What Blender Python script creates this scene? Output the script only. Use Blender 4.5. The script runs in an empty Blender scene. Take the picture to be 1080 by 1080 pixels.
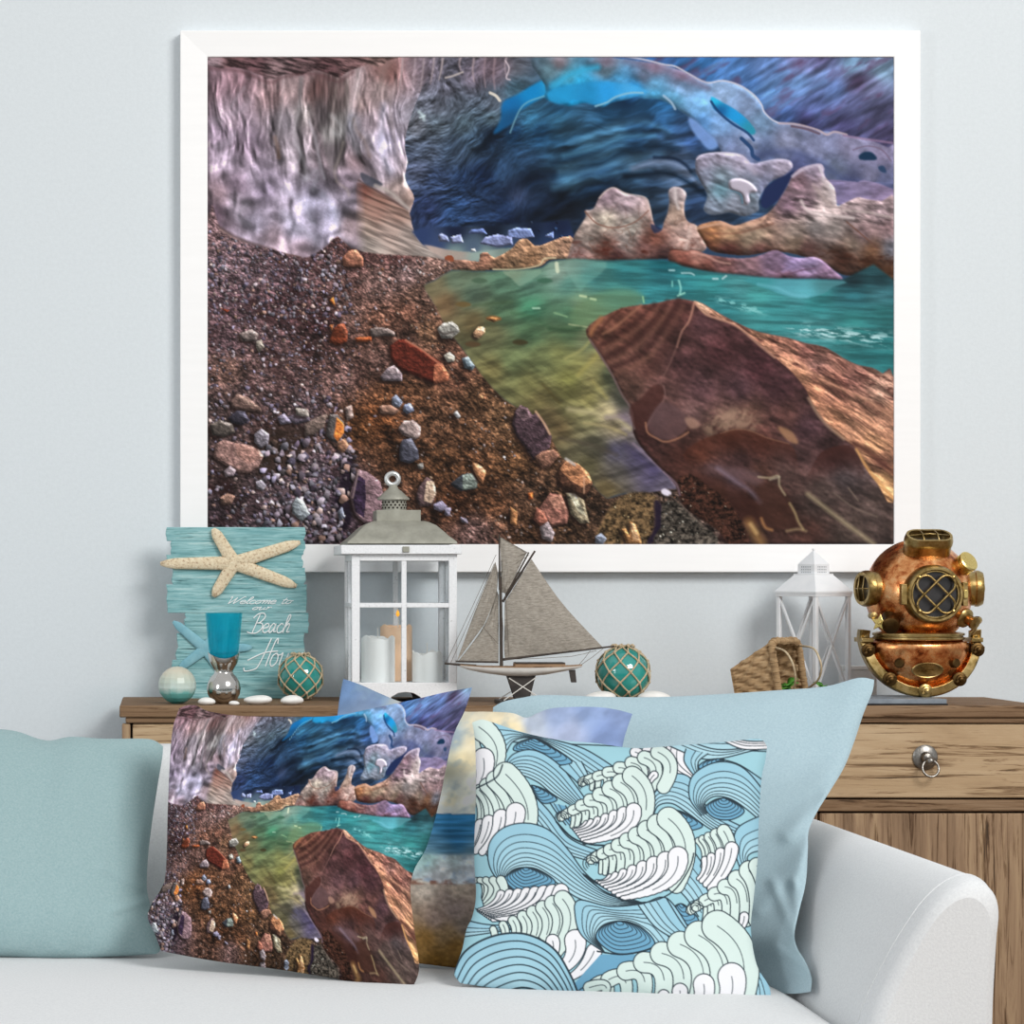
# ---------------------------------------------------------------- printed pictures (computed, used as prints on paper and cloth)
import numpy as np
def hexc(h): return np.array([int(h[i:i+2],16)/255. for i in (0,2,4)], np.float32)
def catmull(pts, closed=True, n=6):
    p=np.array(pts,float); N=len(p); out=[]
    rng_=range(N) if closed else range(N-1)
    for i in rng_:
        if closed: a,b,c,d=p[(i-1)%N],p[i],p[(i+1)%N],p[(i+2)%N]
        else: a,b,c,d=p[max(i-1,0)],p[i],p[i+1],p[min(i+2,N-1)]
        for k in range(n):
            t=k/n
            out.append(.5*((2*b)+(c-a)*t+(2*a-5*b+4*c-d)*t*t+(-a+3*b-3*c+d)*t**3))
    if not closed: out.append(p[-1])
    return np.array(out)
def pts_of(s): return [tuple(float(v) for v in q.split(',')) for q in s.split()]
class Art:
    """A picture painted in numpy: coordinates are given in its own units, (x0,y0)-(x1,y1), at S samples per unit."""
    def __init__(s,x0,y0,x1,y1,S,base='808080',seed=1):
        s.x0,s.y0,s.S=x0,y0,S; s.W=int((x1-x0)*S); s.H=int((y1-y0)*S)
        s.c=np.zeros((s.H,s.W,3),np.float32)+hexc(base); s.r=np.random.RandomState(seed)
        s.X=(np.arange(s.W)+.5)/S+x0; s.Y=(np.arange(s.H)+.5)/S+y0
        s.XX,s.YY=np.meshgrid(s.X,s.Y)
    def mask(s,pts,smooth=0,soft=0):
        if isinstance(pts,str): pts=pts_of(pts)
        p=catmull(pts,True,smooth) if smooth else np.array(pts,float)
        px=(p[:,0]-s.x0)*s.S; py=(p[:,1]-s.y0)*s.S
        N=len(p); pad=int(soft*s.S*3)+3
        X0=int(min(max(0,px.min()-pad),s.W-1)); X1=int(max(min(s.W,px.max()+pad),X0+1)); Y0=int(min(max(0,py.min()-pad),s.H-1)); Y1=int(max(min(s.H,py.max()+pad),Y0+1))
        px=px-X0; py=py-Y0; W=X1-X0; H=Y1-Y0; acc=np.zeros((H,W+1),np.float32)
        for i in range(N):
            xa,ya,xb,yb=px[i],py[i],px[(i+1)%N],py[(i+1)%N]
            if ya==yb: continue
            sg=1. if ya<yb else -1.
            if ya>yb: xa,ya,xb,yb=xb,yb,xa,ya
            r0=max(0,int(np.ceil(ya-.5))); r1=min(H-1,int(np.ceil(yb-.5))-1)
            if r1<r0: continue
            rows=np.arange(r0,r1+1); xc=xa+(rows+.5-ya)*(xb-xa)/(yb-ya)
            xc=np.clip(xc,0,W-1e-3); ci=xc.astype(int); f=(xc-ci).astype(np.float32)
            np.add.at(acc,(rows,ci),sg*(1-f)); np.add.at(acc,(rows,ci+1),sg*f)
        m=np.clip(np.abs(np.cumsum(acc,1)[:,:W]),0,1)
        if soft: m=s.blur(m,soft)
        out=np.zeros((s.H,s.W),np.float32); out[Y0:Y1,X0:X1]=m
        return out
    def box(s,m):
        r=np.flatnonzero(m.any(1)); c=np.flatnonzero(m.any(0))
        return (slice(r[0],r[-1]+1),slice(c[0],c[-1]+1)) if len(r) and len(c) else None
    def blur(s,a,r):
        r=max(1,int(round(r*s.S*.6)))
        for ax in (0,1):
            for _ in range(2):
                pw=[(0,0)]*a.ndim; pw[ax]=(r+1,r)
                q=np.cumsum(np.pad(a,pw,mode='edge'),axis=ax,dtype=np.float64)
                n=a.shape[ax]
                hi=np.take(q,np.arange(2*r+1,2*r+1+n),axis=ax); lo=np.take(q,np.arange(0,n),axis=ax)
                a=((hi-lo)/(2*r+1)).astype(np.float32)
        return a
    def noise(s,sx,sy=None,octv=4,ang=0,warp=None,gain=.55,seed=None):
        """smooth value noise in about -1..1; sx, sy are feature sizes in picture units"""
        sy=sy or sx; R=np.random.RandomState(seed if seed is not None else s.r.randint(1<<30))
        a=np.radians(ang); X,Y=s.XX,s.YY
        if warp is not None: X=X+warp[0]; Y=Y+warp[1]
        U=X*np.cos(a)+Y*np.sin(a); V=-X*np.sin(a)+Y*np.cos(a)
        out=np.zeros((s.H,s.W),np.float32); amp=1.; tot=0
        for o in range(octv):
            g=R.rand(256,256).astype(np.float32)*2-1
            u=U/sx*2**o+37.3*o+500; v=V/sy*2**o+11.7*o+500
            iu=np.floor(u).astype(int); iv=np.floor(v).astype(int); fu=(u-iu).astype(np.float32); fv=(v-iv).astype(np.float32)
            fu=fu*fu*(3-2*fu); fv=fv*fv*(3-2*fv); iu0=iu&255; iu1=(iu+1)&255; iv0=iv&255; iv1=(iv+1)&255
            out+=amp*((g[iv0,iu0]*(1-fu)+g[iv0,iu1]*fu)*(1-fv)+(g[iv1,iu0]*(1-fu)+g[iv1,iu1]*fu)*fv)
            tot+=amp; amp*=gain
        return out/tot*1.8
    def idw(s,spec,p=1.6,e=6.):
        q=[t.split(',') for t in spec.split()]; step=6
        xs=s.X[::step]; ys=s.Y[::step]; gx,gy=np.meshgrid(xs,ys)
        num=np.zeros(gx.shape+(3,)); den=np.zeros(gx.shape)
        for x,y,h in q:
            w=1./((gx-float(x))**2+(gy-float(y))**2+e*e)**p
            num+=w[...,None]*hexc(h); den+=w
        g=(num/den[...,None]).astype(np.float32)
        ix=np.minimum(np.arange(s.W)/step,g.shape[1]-1.001); iy=np.minimum(np.arange(s.H)/step,g.shape[0]-1.001)
        x0=ix.astype(int); y0=iy.astype(int); fx=(ix-x0)[None,:,None].astype(np.float32); fy=(iy-y0)[:,None,None].astype(np.float32)
        a=g[y0][:,x0]*(1-fx)+g[y0][:,x0+1]*fx; b=g[y0+1][:,x0]*(1-fx)+g[y0+1][:,x0+1]*fx
        return a*(1-fy)+b*fy
    def put(s,m,col,al=1.):
        if isinstance(col,str): col=hexc(col)
        k=s.box(m)
        if k is None: return
        m=(m[k]*al)[...,None]; s.c[k]=s.c[k]*(1-m)+(col if col.ndim==1 else col[k])*m
    def shade(s,m,f):
        """multiply colours by 1+f inside m"""
        k=s.box(m)
        if k is None: return
        f=f if np.isscalar(f) else f[k]
        s.c[k]=np.clip(s.c[k]*(1+(m[k]*f)[...,None]),0,1)
    def emboss(s,m,h,k,lx=.6,ly=-.8,lim=.55):
        """uneven surface: slopes facing the light are lighter"""
        b=s.box(m)
        if b is None: return
        gy,gx=np.gradient(h[b]); f=-(gx*lx+gy*ly); f=f/(f.std()+1e-6); s.c[b]=np.clip(s.c[b]*(1+(np.clip(f*k,-lim,lim)*m[b])[...,None]),0,1)
    def relief(s,m,r,k,lx=.6,ly=-.8,lim=.5):
        """rounded edges of a shape"""
        b=s.box(m)
        if b is None: return
        mb=s.blur(np.pad(m[b],8),r)[8:-8,8:-8]; gy,gx=np.gradient(mb); f=-(gx*lx+gy*ly)*r*s.S*2.2; s.c[b]=np.clip(s.c[b]*(1+(np.clip(f*k,-lim,lim)*m[b])[...,None]),0,1)
    def sat(s,m,f,gain=1.,tint=(1,1,1)):
        k=s.box(m); c=s.c[k]; g=(c@np.array([.3,.59,.11],np.float32))[...,None]
        d=np.clip((g+(c-g)*f)*gain*np.array(tint,np.float32),0,1); s.c[k]=c+(d-c)*m[k][...,None]
    def line(s,pts,w,col,al=1.,soft=.6,smooth=5,w2=None):
        if isinstance(pts,str): pts=pts_of(pts)
        if isinstance(col,str): col=hexc(col)
        p=catmull(pts,False,smooth) if smooth and len(pts)>2 else np.array(pts,float)
        w2=w if w2 is None else w2; N=len(p); pad=max(w,w2)+soft*2+1
        x0=int((p[:,0].min()-pad-s.x0)*s.S); x1=int((p[:,0].max()+pad-s.x0)*s.S)+1
        y0=int((p[:,1].min()-pad-s.y0)*s.S); y1=int((p[:,1].max()+pad-s.y0)*s.S)+1
        x0,y0=max(0,x0),max(0,y0); x1,y1=min(s.W,x1),min(s.H,y1)
        if x1<=x0 or y1<=y0: return
        X=s.XX[y0:y1,x0:x1]; Y=s.YY[y0:y1,x0:x1]; D=np.full(X.shape,1e9)
        for i in range(N-1):
            ax,ay=p[i]; dx,dy=p[i+1]-p[i]; L=dx*dx+dy*dy+1e-9
            wi=.5*(w+(w2-w)*i/max(1,N-2))
            sx0=int(max(0,(min(ax,ax+dx)-pad-s.x0)*s.S-x0)); sx1=int((max(ax,ax+dx)+pad-s.x0)*s.S-x0)+1
            sy0=int(max(0,(min(ay,ay+dy)-pad-s.y0)*s.S-y0)); sy1=int((max(ay,ay+dy)+pad-s.y0)*s.S-y0)+1
            Xs=X[sy0:sy1,sx0:sx1]; Ys=Y[sy0:sy1,sx0:sx1]
            if Xs.size==0: continue
            t=np.clip(((Xs-ax)*dx+(Ys-ay)*dy)/L,0,1)
            d=np.hypot(Xs-ax-t*dx,Ys-ay-t*dy)-wi
            D[sy0:sy1,sx0:sx1]=np.minimum(D[sy0:sy1,sx0:sx1],d)
        m=np.clip(.5-D/(2*soft),0,1)[...,None]*al
        s.c[y0:y1,x0:x1]=s.c[y0:y1,x0:x1]*(1-m)+col*m
    def stone(s,x,y,r,col,asp=1.,rot=0.,shadow=.6,jit=.25,con=.35):
        R=s.r; k=R.rand(6)*6.28; pad=int(r*1.9*s.S)+2
        cx=int((x-s.x0)*s.S); cy=int((y-s.y0)*s.S)
        x0,y0,x1,y1=max(0,cx-pad),max(0,cy-pad),min(s.W,cx+pad),min(s.H,cy+pad)
        if x1<=x0 or y1<=y0: return
        X=s.XX[y0:y1,x0:x1]-x; Y=s.YY[y0:y1,x0:x1]-y
        def sd(X,Y):
            U=(X*np.cos(rot)+Y*np.sin(rot)); V=(-X*np.sin(rot)+Y*np.cos(rot))*asp
            d=np.full(X.shape,-1e9); n=6
            for i in range(n):
                t=i*6.283/n+jit*np.sin(k[i])*1.2
                d=np.maximum(d,U*np.cos(t)+V*np.sin(t)-r*(.78+.3*jit*np.cos(k[(i+2)%6])*2))
            return d,U,V
        if shadow:
            d,_,_=sd(X+r*.35,Y-r*.3); m=np.clip(.5-d/max(.5,r*.3),0,1)[...,None]*shadow
            s.c[y0:y1,x0:x1]*=1-m*.85
        d,U,V=sd(X,Y); m=np.clip(.5-d*s.S*.8,0,1)[...,None]
        t=k[0]*.15-.3; f=(X*.75-Y*.95)/r+.5*np.sin(k[1])
        sh=1+con*np.clip(f*1.6,-1,1)
        cc=np.clip(col[None,None,:]*sh[...,None]*(1+.22*(R.rand(*X.shape)-.5))[...,None],0,1)
        s.c[y0:y1,x0:x1]=s.c[y0:y1,x0:x1]*(1-m)+cc*m
    def scatter(s,m,n,r0,r1,pal,shadow=.6,con=.35,pw=2.5):
        R=s.r; pal=[hexc(h) for h in pal.split()]; k=0; tries=0
        L=[]
        while len(L)<n and tries<n*30:
            tries+=1; x=R.rand()*s.W; y=R.rand()*s.H
            if R.rand()<m[int(y),int(x)]: L.append((y/s.S+s.y0,x/s.S+s.x0))
        L.sort()
        for y,x in L:
            r=r0+(r1-r0)*R.rand()**pw
            s.stone(x,y,r,pal[R.randint(len(pal))]*(.6+.5*R.rand()),1+.7*R.rand(),R.rand()*3.1,shadow,.3,con)
    def sample(s,x,y):
        u=np.clip((x-s.x0)*s.S-.5,0,s.W-1.001); v=np.clip((y-s.y0)*s.S-.5,0,s.H-1.001)
        i=u.astype(int); j=v.astype(int); f=(u-i)[...,None]; g=(v-j)[...,None]
        c=s.c
        return (c[j,i]*(1-f)+c[j,i+1]*f)*(1-g)+(c[j+1,i]*(1-f)+c[j+1,i+1]*f)*g
def lin(c):
    c=np.asarray(c,np.float32); return np.where(c<=.04045,c/12.92,((c+.055)/1.055)**2.4)

def paint_glacier():
    a=Art(219,60,943,574,2,'40302c',7)
    N=a.noise
    # ---- dark cave
    cave=a.idw("450,75,7a6a78 470,95,625f6e 500,80,6f606e 520,110,5c6474 440,130,74747f 460,130,5f6c7a 490,130,526674 520,125,506674 450,160,525d74 480,160,3f516a 500,150,3a5068 515,152,142438 520,142,101c30 440,180,5a6280 460,190,36486e 490,190,22385e 510,185,142648 530,180,2c4a70 550,170,28486c 560,190,14263f 545,205,3a4a70 450,220,2c3a64 480,220,26406a 510,225,28406a 530,215,1c3054 560,225,16243c 540,240,101c38 580,215,16243c 570,140,1a4a74 560,125,2c688c 590,125,2a6080 540,140,143c64 600,130,2a5a7c 590,115,1d5076 600,140,2e5c7c 620,130,2a587c 640,115,1a4a72 660,105,0f3862 680,108,1c5484 700,110,1d5a8e 600,160,173650 620,145,3a6c8c 650,140,3c7094 670,130,2c6090 700,125,2c66a0 720,135,2a4c78 730,150,32548c 745,155,2a4a78 600,175,3a6684 640,165,38688a 670,150,1c3f62 700,150,2c4c70 720,165,445c80 640,185,163250 670,175,3c607c 600,190,34607e 590,205,101c2e 620,195,142a42 660,190,203a54 700,178,4c6280 720,185,5a6c8a 690,195,203650 700,205,2c4058 720,210,28405c 600,225,141c2a 590,235,121a26 730,215,24385a 640,210,14243a 460,110,6a6c7c 430,80,8c7a80 480,110,5c6474 540,70,6a6874 520,70,7c6874 545,95,44687c")
    a.c=cave.copy(); one=np.ones((a.H,a.W),np.float32)
    wx=N(60,60,3)*9; wy=N(60,60,3)*9
    sc=N(15,5,4,-38,(wx,wy)); sc2=N(24,6,3,-16,(wx,wy))
    left=np.clip((590-a.XX)/90,0,1); a.shade(left*(a.YY<262),.22*np.clip(sc*1.5,-1,1)); a.emboss(left*(a.YY<262),N(13,6,3,-40,(wx,wy)),.17,.3,-.95)
    a.shade((1-left)*(a.YY<262),.25*np.clip(sc2*1.5,-1,1))
    rid=1-np.abs(N(13,4.5,3,-42,(wx,wy)))*2.2; a.shade(left*(a.YY<250),-.22*np.clip(rid-.35,0,1)*1.5)
    for p,w,c,al in (("583,172 620,162 650,150 672,140 694,136",5,"102c48",.6),("583,186 630,174 662,158 694,154 715,158",5,"0e2a44",.65),("583,150 610,143 640,128 660,118",5,"123654",.5),
        ("595,164 630,156 660,144 690,143",5,"4480a2",.45),("590,182 630,178 668,166 700,162",5,"4a7898",.45),("585,198 620,190 650,182",7,"42708e",.45),("600,150 630,141 655,132 680,128 705,140",5,"42789e",.45),
        ("668,178 690,171 706,171 722,178 738,192",6,"6c7c9c",.8),("660,186 690,183 705,183 722,190 745,206",5,"0c2036",.9),("690,166 710,167 722,173 729,181",3,"0c1e38",.9),("730,182 738,190 744,194",4,"1c3c5c",.7),
        ("585,212 620,205 650,196",6,"0a1626",.6),("503,160 515,150 521,141 530,136",6,"0a1422",.8),("528,205 555,190 583,184",8,"0e1a30",.5),("560,232 580,222 600,216",7,"0a1220",.6)):
        a.line(p,w,c,al,w*.5)
    a.sat(one,.84,.95,(.97,1.,1.02))
    rr_=np.hypot((a.XX-705)/1.75,(a.YY-305))+wx*.5+N(30,12,3,-20)*5
    a.shade(np.clip((a.XX-520)/60,0,1)*np.clip((a.YY-110)/30,0,1)*(a.YY<262),.24*np.sin(rr_/3.4+np.sin(rr_/9.)*1.3))
    # cyan glow band and pale rim above the cave mouth
    a.put(a.mask("530,108 545,100 565,88 590,78 590,97 572,103 556,112 548,118 540,130 520,142 528,126",3,1.5),a.idw("535,108,0f6cae 560,97,0e84c6 585,90,2b9bd0 540,125,144e7c"),.95)
    a.line("538,140 547,118 556,108 572,102 590,96",1.6,"7fb0bf",.7)
    arch=a.mask("560,62 600,58 663,60 700,68 725,77 745,87 762,85 780,90 795,100 803,110 808,120 820,128 840,131 862,138 880,139 895,143 915,146 943,150 943,215 880,200 835,190 800,188 765,176 760,158 750,146 740,136 730,126 715,115 700,106 690,104 680,104 672,102 660,105 645,108 635,113 620,108 600,112 590,108 575,104 575,90",3,1)
    a.put(arch,a.idw("560,70,5c7080 600,80,5a9cb4 610,88,3aa0cc 640,75,6b8494 650,85,5aa4d4 680,80,6c7890 690,90,6fa6cc 720,90,7e9cc0 740,110,7fb0dc 760,100,9ab4d8 760,130,8ab0e0 740,130,6a9cd4 790,110,8fa4c8 800,130,7c98b8 790,150,8c98b8 830,150,858aa4 860,155,8a8fae 900,155,8a88a4 930,160,8a84a0 880,180,6f7890 920,185,7a7a94 840,178,50567c 760,155,7a8cb0 770,160,7c88ac 580,75,5f7a86 590,100,2590c8 600,98,2596cc 620,100,2088bc 640,96,2c98dc 670,94,3c9fe0 690,100,5aa8d4 710,105,6aa4c8 590,66,7a7078 640,66,7a7080 690,70,86788c 720,80,8a7c94 900,195,52587c 930,190,585c78 860,190,48507a 805,160,5c6888 780,170,6a7498",1.6,4))
    a.shade(arch,.07*np.clip(N(16,7,4,28)*1.6,-1,1)); a.emboss(arch,N(26,14,2,24),.06); a.relief(arch,4,.25); a.sat(arch,1.15,.97); a.shade(arch,.08*np.clip(N(8,5,3,-35)*1.5,-1,1)); a.sat(arch,1.,.95)
    a.put(a.mask("583,94 610,88 640,86 668,90 684,97 672,100 655,102 640,107 628,111 610,106 590,110 578,104",3,2),a.idw("590,98,2494cc 620,96,2188c0 640,96,2c9be0 670,93,48a8e4"),.85)
    a.line("584,90 600,80 615,74 630,71",6,"35a6d2",.8,3); a.line("628,112 640,108 650,102 665,98 678,98",2,"8fbccf",.8)
    a.put(a.mask("726,124 735,128 745,138 755,147 757,155 748,158 738,148 729,136",3,1.5),"7a9edc",.85)
    a.line("700,101 708,108 712,115",2.5,"a0b8d0",.8)
    a.put(a.mask("750,102 762,108 776,116 788,126 797,138 792,142 778,131 762,121 752,114",3,.6),a.idw("755,106,2cc0ec 775,120,2098dc 793,138,2a8ca8 758,116,14508c"),1)
    a.line("750,107 758,118 772,130 788,140 795,148",2.6,"173a68",.9); a.line("782,146 792,156 794,164 800,168",4,"22406c",.95)
    a.put(a.mask("906,164 912,160 920,161 925,168 915,169 907,168",3,.5),"14304c"); a.put(a.mask("926,176 932,175 935,182 929,181",3,.5),"2a4060"); a.line("900,158 915,154 930,158 940,170",1.5,"6a5a70",.7)
    a.line("800,165 830,160 860,170 885,186 905,196 943,198",7,"3c4670",.55,4)
    # far ice above the ridge
    far=a.mask("655,58 700,68 725,77 745,87 762,85 780,90 795,100 803,110 808,120 820,128 840,131 862,138 880,139 895,143 915,146 945,150 945,58",3,.4)
    a.put(far,a.idw("690,62,2f6fc0 740,70,2f78c8 770,75,4a86d8 790,92,4478c4 820,100,5a92dc 840,85,6a98de 870,72,6680bc 900,70,6f9fc8 930,75,6f93b4 860,112,4a5a94 900,112,545a8c 930,122,50507c 920,90,6a6f9c 890,132,48467a 830,125,3c5a9c 845,64,7a7cb8 868,66,5a5080 905,84,604a78 810,72,5a82c8 935,140,4a4470 880,95,5f80c8 850,128,403f78"))
    a.emboss(far,N(40,10,2,-34),.11); a.shade(far,.16*np.clip(N(34,5,4,-32)*1.5,-1,1)); a.shade(far,.07*np.clip(N(12,4,2,-45)*1.6,-1,1)); a.put(far*np.clip(N(24,10,3,-30)*1.4-.55,0,1),"5c3a60",.6); a.sat(far,.8,.95)
    for p in ("800,112 830,96 870,78","812,118 850,97 885,76","790,100 815,84 840,72"): a.line(p,4,"7fb0f0",.35,3)
    a.line("655,59 663,60 680,63 700,68 712,70 725,77 745,87 762,85 780,90 795,100 803,110 806,118 814,126 822,130",1.8,"dcd6e0",.95,.8,4,1.2); a.line("822,130 840,131 862,137 872,142 880,139 893,142",2.2,"b8a6b0",.9); a.line("660,64 700,73 725,82 745,92",6,"77637c",.5,4)
    a.line("835,133 850,136 864,141",2.5,"5a4450",.8); a.line("890,143 915,147 943,151",2.5,"8a7090",.7)
    # ---- left ice wall
    wall=a.mask("219,60 470,60 452,80 440,105 431,130 427,150 428,162 430,171 427,185 430,195 436,205 436,214 432,225 434,236 438,248 446,258 460,266 470,273 430,275 375,270 330,275 300,275 219,262",2)
    wall=wall*(1-np.clip((a.XX-418+(a.YY-60)*.05)/40,0,1)*(a.YY<150)*np.clip((150-a.YY)/25,0,1))
    a.put(wall,a.idw("225,90,9a8690 250,80,947e86 240,120,a89ca8 230,140,9a90a0 260,150,827886 240,170,aaa2b2 250,195,8a7f8e 270,190,a09aaa 230,205,a09098 250,215,aca6b4 225,225,7a6a78 270,235,acaabc 290,250,a89ca6 310,240,b4b4c8 315,265,9a8e98 300,210,a4a0b0 280,200,8c8698 330,215,b0b2c8 340,240,acacc0 350,225,b8bcd4 290,100,8c7a7c 310,95,8f8384 300,130,8f8c94 320,120,9a9898 310,160,9c98a0 335,100,6c5654 345,110,54484c 340,130,706a6e 350,150,5a5458 350,165,5e585c 355,125,868484 365,100,988c8c 370,130,a0a4b0 380,110,a89898 385,150,88868e 375,170,6f6468 400,100,a89c9c 405,150,a8a8bc 410,180,a09ca8 420,200,b0a4a0 430,210,a89890 410,75,8a6c68 415,120,a8a4b0 440,75,8c7a80 460,70,8c7880 365,190,8c8490 360,215,a8a4b4 370,235,988c90 390,130,989098"))
    wx=N(40,70,3)*7
    v=N(11,42,4,0,(wx,wx*0)); a.shade(wall,.1*np.clip(v*1.5,-1,1)-.03); rg=1-np.abs(N(15,50,3,4,(wx,wx*0)))*2.6
    a.shade(wall*np.clip((200-a.YY)/50,0,1),.3*np.clip(rg-.5,0,1)*2); bl=N(13,16,3,30); a.shade(wall*np.clip((a.YY-110)/60,0,1),.1*np.clip(bl*1.5,-1,1))
    fx=a.XX+np.clip(a.YY-170,0,200)*.35+wx*1.2; fl=np.sin(fx/5.2+1.6*np.sin(fx/17.)+N(40,60,2)*1.5); a.shade(wall*np.clip((a.YY-74)/10,0,1)*np.clip((262-a.YY)/60,0,1),.1*fl); wr2=(wx*1.4,wx*.4); a.emboss(wall*np.clip((215-a.YY)/60,0,1)*np.clip((a.YY-72)/8,0,1),N(13,34,3,-6,wr2,.5),.2,.9,-.4); a.emboss(wall*np.clip((a.YY-130)/60,0,1),N(17,22,2,30,wr2,.5),.24,.6,-.8); a.shade(wall,.06*N(2.2,2.2,2)); a.shade(wall*np.clip((a.YY-190)/30,0,1),.12*np.clip((1-np.abs(N(14,7,3,48))*2.6)-.4,0,1)); a.sat(wall,1.15,.97,(1.03,.985,.995)); a.relief(wall,5,.3,.9,-.3)
    a.put(a.mask("331,80 366,84 366,130 361,165 353,181 345,170 338,140 332,112",3,2.5),a.idw("335,90,5a4242 350,95,5e4c4c 340,120,5c5458 360,125,7a7676 352,140,8a8888 352,160,504a4e 355,112,6a5c5c"),.8)
    a.shade(a.mask("331,80 366,84 366,130 361,165 353,181 345,170 338,140 332,112",3,2.5),.3*np.clip(N(5,30,3)*1.6,-1,1))
    for p,w,c,al in (("318,78 316,110 311,140 319,165 324,190",2.5,"c8c4cc",.75),("299,80 297,112 293,138 290,152",2,"b8b0b4",.7),("326,128 333,148 337,170 342,188",2,"b4b4c0",.8),("356,80 353,104 350,124",1.6,"b8aaa6",.7),("367,74 366,100 369,118",2,"c8bcb8",.7),("378,70 377,96 380,112",2,"c4b2ac",.7),("362,150 358,166 353,180 356,192 366,200 368,206",1.8,"b8aaa0",.8),("310,150 317,163 312,178 320,186 330,190",1.6,"c0bcc8",.7),
        ("262,126 270,150 280,172 295,196",9,"69616e",.6),("244,112 252,100 258,92",2,"b8b0bc",.6),("302,114 305,128 304,142",9,"746e76",.65),("290,145 293,156 294,166",2.4,"7c5232",.7),("373,126 376,138 384,148 390,165",2.5,"8a6a50",.6),("373,140 385,150 388,166 392,176",6,"5c5660",.6),("320,190 335,180 330,200",3,"c8c8d8",.6),
        ("350,122 356,128 361,134 358,142 352,140",3,"c4c4c8",.8),("405,110 402,140 404,165 412,180",4,"bcc0dc",.8),("380,75 372,110 370,135 377,160",5,"a8acb8",.6),("418,85 412,110 414,135 420,160 428,172",2,"b8a8aa",.6),("412,60 405,72 402,90",5,"b0a09c",.6),
        ("225,128 250,118 262,108",5,"b0a8b8",.5),("228,155 240,150 246,142",4,"b4acbc",.6),("260,215 250,228 262,236",4,"b8b2c2",.6),("235,232 262,248 290,256",6,"86727c",.45),("300,225 310,238 325,246 335,256",5,"bcbcd2",.6),("340,205 352,220 356,236",4,"c4c8e0",.7),("300,200 320,215 330,235",4,"bcbed4",.5)):
        a.line(p,w*1.3,c,al*.5,max(1.,w*.9))
    m=a.mask('215,226 226,236 240,246 262,257 290,265 318,271 300,276 215,276',3,1.); a.put(m,a.idw('222,240,9c847c 235,255,a08680 260,265,8c706a 300,272,70544f 222,262,94786f')); a.shade(m,.3*np.clip(N(22,4,3,22)*1.5,-1,1)); a.line('219,226 232,240 258,254 290,264',3,'4a3836',.7,1.6)
    # little icicles hanging over the cave at the top
    for x,y0,y1,c in ((425,60,95,"a8989c"),(438,62,102,"9c8c94"),(447,62,96,"a4949a"),(458,60,88,"b0a0a4"),(467,62,84,"c4b4b4"),(486,60,74,"b8a4a8"),(500,62,86,"b09ca0"),(512,60,92,"a08c94"),(522,62,94,"a89298"),(534,60,80,"c4b4bc")):
        a.line([(x,y0),(x-1.5,(y0+y1)/2),(x-4 if x<480 else x,y1)],2.2,c,.8,1,4,.8)
    a.line("470,82 478,80 488,76",2,"c4b8b4",.8); a.line("517,98 523,101 527,106",3,"dcd4c8",.95); a.line("442,118 446,122 447,126",2.6,"c0d4dc",.9,1.5); a.line("448,122 443,124",1.6,"d8ecf0",.9,1)
    a.put(a.mask("505,62 540,62 538,78 530,92 522,90 512,84 505,78",2,4),"77606c",.35)
    a.line("533,64 537,72 534,82 538,84",1.4,"d8c8d0",.85)
    # rock band along the top left
    tb=a.mask("215,56 415,56 408,64 400,71 388,68 376,72 366,76 358,82 350,79 341,76 330,74 318,79 306,78 297,79 286,84 276,80 262,74 247,71 233,72 219,68",2,.8)
    a.put(tb,a.idw("225,64,7c646c 245,66,6a4448 270,70,5c3a40 290,74,74585c 320,68,6c4c50 345,72,543438 370,66,6e4a4c 400,64,84605c"))
    a.shade(tb,.5*np.clip(N(12,2.6,4,14)*1.6,-1,1)); a.sat(tb,.7,.95); a.line("219,72 247,74 262,78 285,87 300,81 330,78 350,84 358,86 372,76",3,"5a3c40",.5,2)
    # layered brown foot of the ice
    foot=a.mask("376,192 395,199 415,211 431,223 434,236 439,250 447,259 460,266 470,274 430,275 400,270 376,264 374,240 376,214",2,.6); foot=foot*np.clip((a.XX-372-(a.YY-190)*.05)/12,0,1)
    a.put(foot,a.idw("385,198,7c4a40 400,210,8c6458 395,225,9c7468 420,225,a07c70 385,240,ac9488 410,245,b49a90 430,250,b8a49c 395,262,b0a098 450,266,c0b0a8 380,258,a49890"))
    a.sat(foot,.85,.93); a.shade(foot,.24*np.clip(N(30,2.6,3,22)*1.6,-1,1)); a.line("378,190 393,199 412,210 430,221",2.2,"5a4848",.85,1)
    a.put(a.mask("380,182 390,186 404,194 396,198 384,193",3,.8),"3c404c",.8); a.line("396,196 412,203 424,214 431,220",4,"b4a8a4",.8,1.5)
    # ---- far water slot, chips of ice and the sand bar
    a.put(a.mask("434,244 445,240 520,238 600,232 610,262 560,272 470,274 446,258",0,1.5),a.idw("445,250,2c3c64 480,244,141c34 520,243,101828 560,244,141e34 590,240,16203a 600,256,24365c 460,258,36466c 500,262,4a5c74 540,258,2a3c5c 580,256,26385a 480,268,7c9494 510,270,8ca4a0 545,268,6c8484"))
    a.scatter(a.mask("560,232 602,228 602,256 566,256"),40,1.5,4,"2c4468 3c5880 141e34 526a94",.4)
    for p,c in (("462,248 466,246 472,249 474,255 463,255","7a82a6"),("475,250 486,247 489,256 476,257","868eb4"),("493,247 497,242 510,241 514,247","5a6a98"),("534,251 536,243 545,240 560,241 564,250 552,253","7484b4"),("506,257 512,250 525,247 540,250 541,258 525,261","7880a8"),("574,249 584,244 584,252","6878a8"),("496,263 501,262 502,265 497,265","dfe6e6")):
        m=a.mask(p); a.put(m,c); a.emboss(m,N(7,6,3),.12); a.relief(m,2,.9)
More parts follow.
